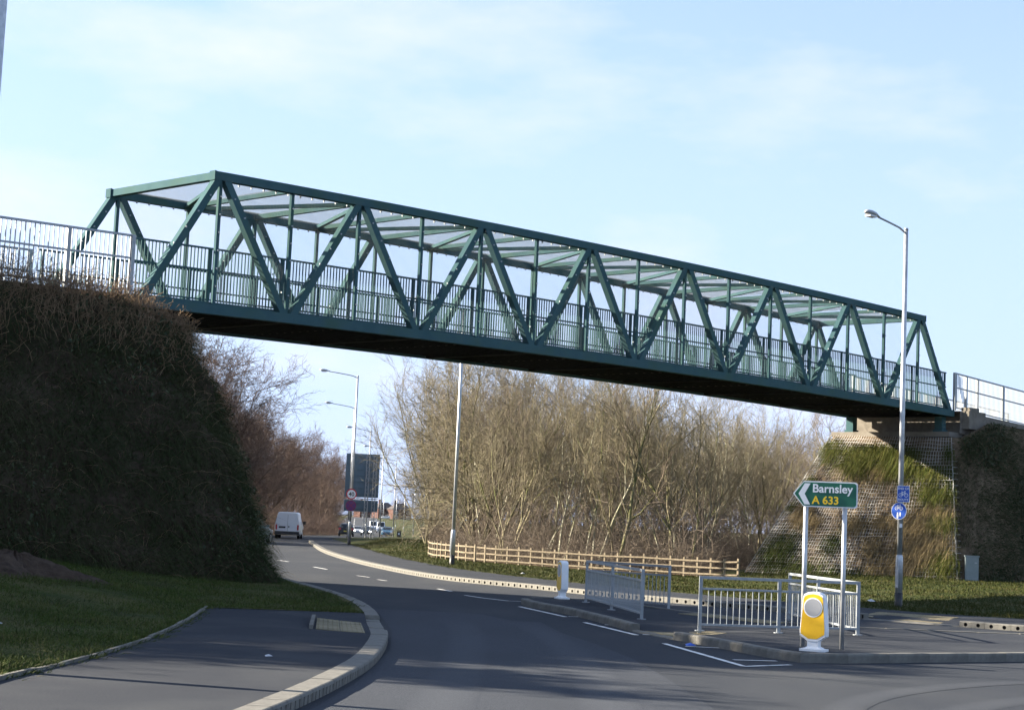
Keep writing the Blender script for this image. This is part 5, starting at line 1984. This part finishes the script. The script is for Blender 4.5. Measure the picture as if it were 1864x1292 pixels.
for k in range(2600):
    y = 116 + 170 * g.random() ** 1.3
    edge = -20.2 if y < 150 else -20.2 - (y - 150) * .02 if y < 250 else -22.2 - (y - 250) * .08
    x = edge - abs(g.normal(0, 1.8))
    a = np.array([x, y, base(y) - .05])
    d = np.array([g.normal(0, .4), g.normal(0, .4), 1.0])
    L = g.uniform(.8, 3.2)
    for q in range(4):
        b = a + d / np.linalg.norm(d) * L / 4
        p0.append(a), p1.append(b), r0.append(.014), r1.append(.011), tn.append(g.random())
        for _ in range(2):
            c = b + g.normal(0, .3, 3)
            p0.append(b), p1.append(c), r0.append(.009), r1.append(.005), tn.append(g.random())
        a = b
        d = d + np.array([g.normal(0, .3), g.normal(0, .3), -.12])
tag(link('undergrowth', segs_mesh('undergrowth', p0, p1, r0, r1, 'twig_purple', np.array(tn))), 'purplish-brown scrub at the foot of the left thicket', 'undergrowth', kind='stuff')


# ivy-clad trees added out of view by the left bank to shade lane and island
def ivy_kind(seed, H=8.6):
    limbs, twigs = grow(seed, H=H, spread=.5, stems=2, n1=10, n2=6, n3=4, n4=2, r0=.13, up=.08, clear=.1, twig_r=.012)
    g = np.random.default_rng(seed)
    cen = np.array([s[1] for s in limbs + twigs[::2]])
    cen = cen[(cen[:, 2] < H * .95)]
    n = 13000
    P = cen[g.integers(0, len(cen), n)] + g.normal(0, .28, (n, 3))
    me = blades_mesh('ivy_leaves', P, g.normal(size=(n, 3)), g.uniform(.12, .26, n), g.uniform(.12, .22, n), .3, 'ivy', g.random(n), segs=2)
    return segs_mesh('trunk', *seg_arrays(limbs), 'bark'), segs_mesh('crown', *seg_arrays(twigs), 'twig_brown', g.random(len(twigs))), me


ivy = [ivy_kind(601), ivy_kind(602)]
for k, (x, y, s) in enumerate([(-17.6, 37.0, .93), (-18.6, 34.6, .93), (-20.0, 32.4, .93), (-21.6, 30.8, .92), (-24.0, 29.6, .92), (-26.2, 28.9, .9), (-22.6, 33.6, 1.0), (-20.9, 40.0, 1.12), (-22.2, 37.6, 1.12), (-24.0, 41.5, 1.2), (-24.5, 35.4, 1.1)]):
    t = thing('added_shade_tree', 'added ivy-clad tree outside the picture, placed to shade the lane', 'tree', (x, y, z_left(x, y)), k * 1.3, 'added trees out of view shading the lane')
    t.scale = (s, s, s)
    for nm, me in zip(('trunk', 'crown', 'ivy_leaves'), ivy[k % 2]):
        link(nm, me, t)


# ------------------------------------------------------------------ more rough growth
# bramble leaves in patches over the shaded bank
g = np.random.default_rng(71)
P, N = sample_grid(GL, 60000, in_view_left, 72)
fld = np.sin(P[:, 0] * 1.1 + P[:, 2] * .9) + np.sin(P[:, 1] * 1.3 - P[:, 2] * 1.2 + 2) + .8 * np.sin(P[:, 0] * 2.7 - P[:, 1] * 2.2 + P[:, 2] * 2.9)
ok = fld + g.normal(0, .35, len(P)) > .75
P, N = P[ok][:3000], N[ok][:3000]
sg = np.sign((N * np.array([SB, -CB, .3])).sum(1))[:, None]
N = N * sg
n = len(P)
me = blades_mesh('bramble_leaves', P + N * g.uniform(.02, .38, (n, 1)), g.normal(size=(n, 3)) + N * .5, g.uniform(.05, .11, n), g.uniform(.045, .085, n), .35, 'bramble_leaf', g.random(n), segs=2)
tag(link('bramble_leaves', me), 'patches of dark bramble leaves on the shaded left bank', 'brambles', kind='stuff')
P, N = sample_grid(GR, 30000, in_view_right_side, 73)
fld = np.sin(P[:, 0] * 1.1 + P[:, 2] * .9) + np.sin(P[:, 1] * 1.3 - P[:, 2] * 1.2 + 2)
ok = fld + g.normal(0, .35, len(P)) > .4
P, N = P[ok][:9000], N[ok][:9000]
N = N * np.sign((N * np.array([SB, -CB, .3])).sum(1))[:, None]
n = len(P)
me = blades_mesh('bramble_leaves', P + N * g.uniform(.02, .3, (n, 1)), g.normal(size=(n, 3)) + N * .5, g.uniform(.06, .14, n), g.uniform(.05, .10, n), .35, 'bramble_leaf', g.random(n), segs=2)
tag(link('bramble_leaves', me), 'patches of dark leaves on the shaded side of the far abutment', 'brambles', kind='stuff')


# taller clumps, weeds and dead stalks scattered over both verges, ragged along the path edges
def clumps(name, spots_, zf, mats, label, L=(.10, .30), per=26, spread=.09, wd=.009, seed=80):
    g = np.random.default_rng(seed)
    P, D, Ls = [], [], []
    for x, y in spots_:
        m = int(per * g.uniform(.5, 1.5))
        a = g.normal(0, spread, (m, 2))
        q = np.column_stack([x + a[:, 0], y + a[:, 1], np.full(m, zf(x, y) - .01)])
        P.append(q)
        D.append(np.column_stack([a * 5 + g.normal(0, .25, (m, 2)), np.ones(m)]))
        Ls.append(g.uniform(L[0], L[1], m) * g.uniform(.6, 1.3))
    P, D, Ls = np.concatenate(P), np.concatenate(D), np.concatenate(Ls)
    me = blades_mesh(name, P, D, Ls, np.full(len(P), wd), .55, mats, np.clip(g.normal(.5, .25, len(P)), 0, 1), segs=3)
    return tag(link(name, me), label, 'grass', kind='stuff')


g = np.random.default_rng(81)
edge_pts = [(x + g.normal(-.06, .06), y + g.normal(0, .3)) for x, y in [tuple(p) for p in lerp_path(PB[3:], .16)] for _ in range(2)]
edge_pts += [(x, 33.62 + g.uniform(0, .15)) for x in np.linspace(-5.2, -2.6, 26)]
clumps('grass_clumps', edge_pts, z_left, 'grass_short', 'ragged grass spilling over the edging of the left pavement', L=(.05, .16), per=22, spread=.07, seed=82)
clumps('grass_clumps', list(poly_sampler(left_lawn, .5)(g, 520)), z_left, 'grass_shade', 'taller rough clumps and dead stalks in the left verge', L=(.12, .34), per=24, spread=.12, seed=83)
clumps('grass_clumps', list(poly_sampler(right_lawn, .4)(g, 500)), z_right, 'grass_dull', 'dry straw-coloured clumps in the far verge', L=(.06, .2), per=20, spread=.22, wd=.014, seed=84)
fe = [(x + g.normal(.1, .1), y + g.normal(.1, .2)) for x, y in [tuple(p) for p in lerp_path(FPB[1:16], .35)]]
clumps('grass_clumps', fe, z_right, 'grass_lush', 'ragged grass along the back of the far pavement', L=(.06, .18), per=24, spread=.12, wd=.014, seed=85)


# tyre-polished tracks: slightly paler bands worn into the surfacing, feathered at their edges
def worn_track(pts, w, m='tyre_wear', z=.0065):
    P = lerp_path(pts, .8)
    vs_, tn, fs = [], [], []
    prof = [(-.5, 0.0), (-.28, .7), (0, 1.0), (.28, .7), (.5, 0.0)]
    for k, (x, y) in enumerate(P):
        t = P[min(k + 1, len(P) - 1)] - P[max(k - 1, 0)]
        t /= np.linalg.norm(t)
        e = min(1, k / 4, (len(P) - 1 - k) / 4)
        for a, b in prof:
            vs_.append((x - t[1] * a * w, y + t[0] * a * w, z))
            tn.append(b * e)
    for k in range(len(P) - 1):
        for i in range(4):
            fs.append((5 * k + i, 5 * k + i + 1, 5 * k + 6 + i, 5 * k + 5 + i))
    me = bpy.data.meshes.new('tyre_track')
    me.from_pydata(vs_, [], fs)
    at = me.attributes.new('wear', 'FLOAT', 'POINT')
    at.data.foreach_set('value', np.array(tn, np.float32))
    me.materials.append(M[m])
    me.update()
    return link('tyre_track', me, road)


TRK = .0042
for pts, w, m in [([(-.75, 8), (-.6, 16), (-.45, 24), (-.5, 30), (-.85, 35.5)], .7, 'tyre_wear_pale'), ([(1.0, 8), (1.15, 16), (1.2, 23), (1.0, 29), (.45, 35)], .7, 'tyre_wear_pale'),
               ([(12, 26.4), (8.5, 24.4), (6.2, 22.2), (4.6, 19.4), (3.6, 15)], .55, 'tyre_wear'), ([(12, 24.6), (9.0, 22.8), (7.2, 20.6), (6.0, 17.6), (5.4, 14)], .55, 'tyre_wear'), ([(13, 28.6), (9.0, 26.6), (6.0, 24.2), (3.9, 20.6), (2.9, 15)], .5, 'tyre_wear')]:
    TRK = TRK + .0006
    worn_track(pts, w, m, TRK if m == 'tyre_wear_pale' else TRK - .0042)

# air: an even, thin haze round camera and scene
hb = MB().box((0, 700, 20), (1600, 1500, 60))
hz_me = bpy.data.meshes.new('haze')
hz_me.from_pydata(hb.v, [], hb.f)
hm = bpy.data.materials.new('haze')
hm.use_nodes = True
hm.node_tree.nodes.clear()
ho = hm.node_tree.nodes.new('ShaderNodeOutputMaterial')
pv = hm.node_tree.nodes.new('ShaderNodeVolumePrincipled')
pv.inputs['Color'].default_value = (.90, .94, 1.0, 1)
pv.inputs['Density'].default_value = .000025
pv.inputs['Anisotropy'].default_value = .25
hm.node_tree.links.new(pv.outputs[0], ho.inputs['Volume'])
hz_me.materials.append(hm)
tag(link('haze', hz_me), kind='stuff')
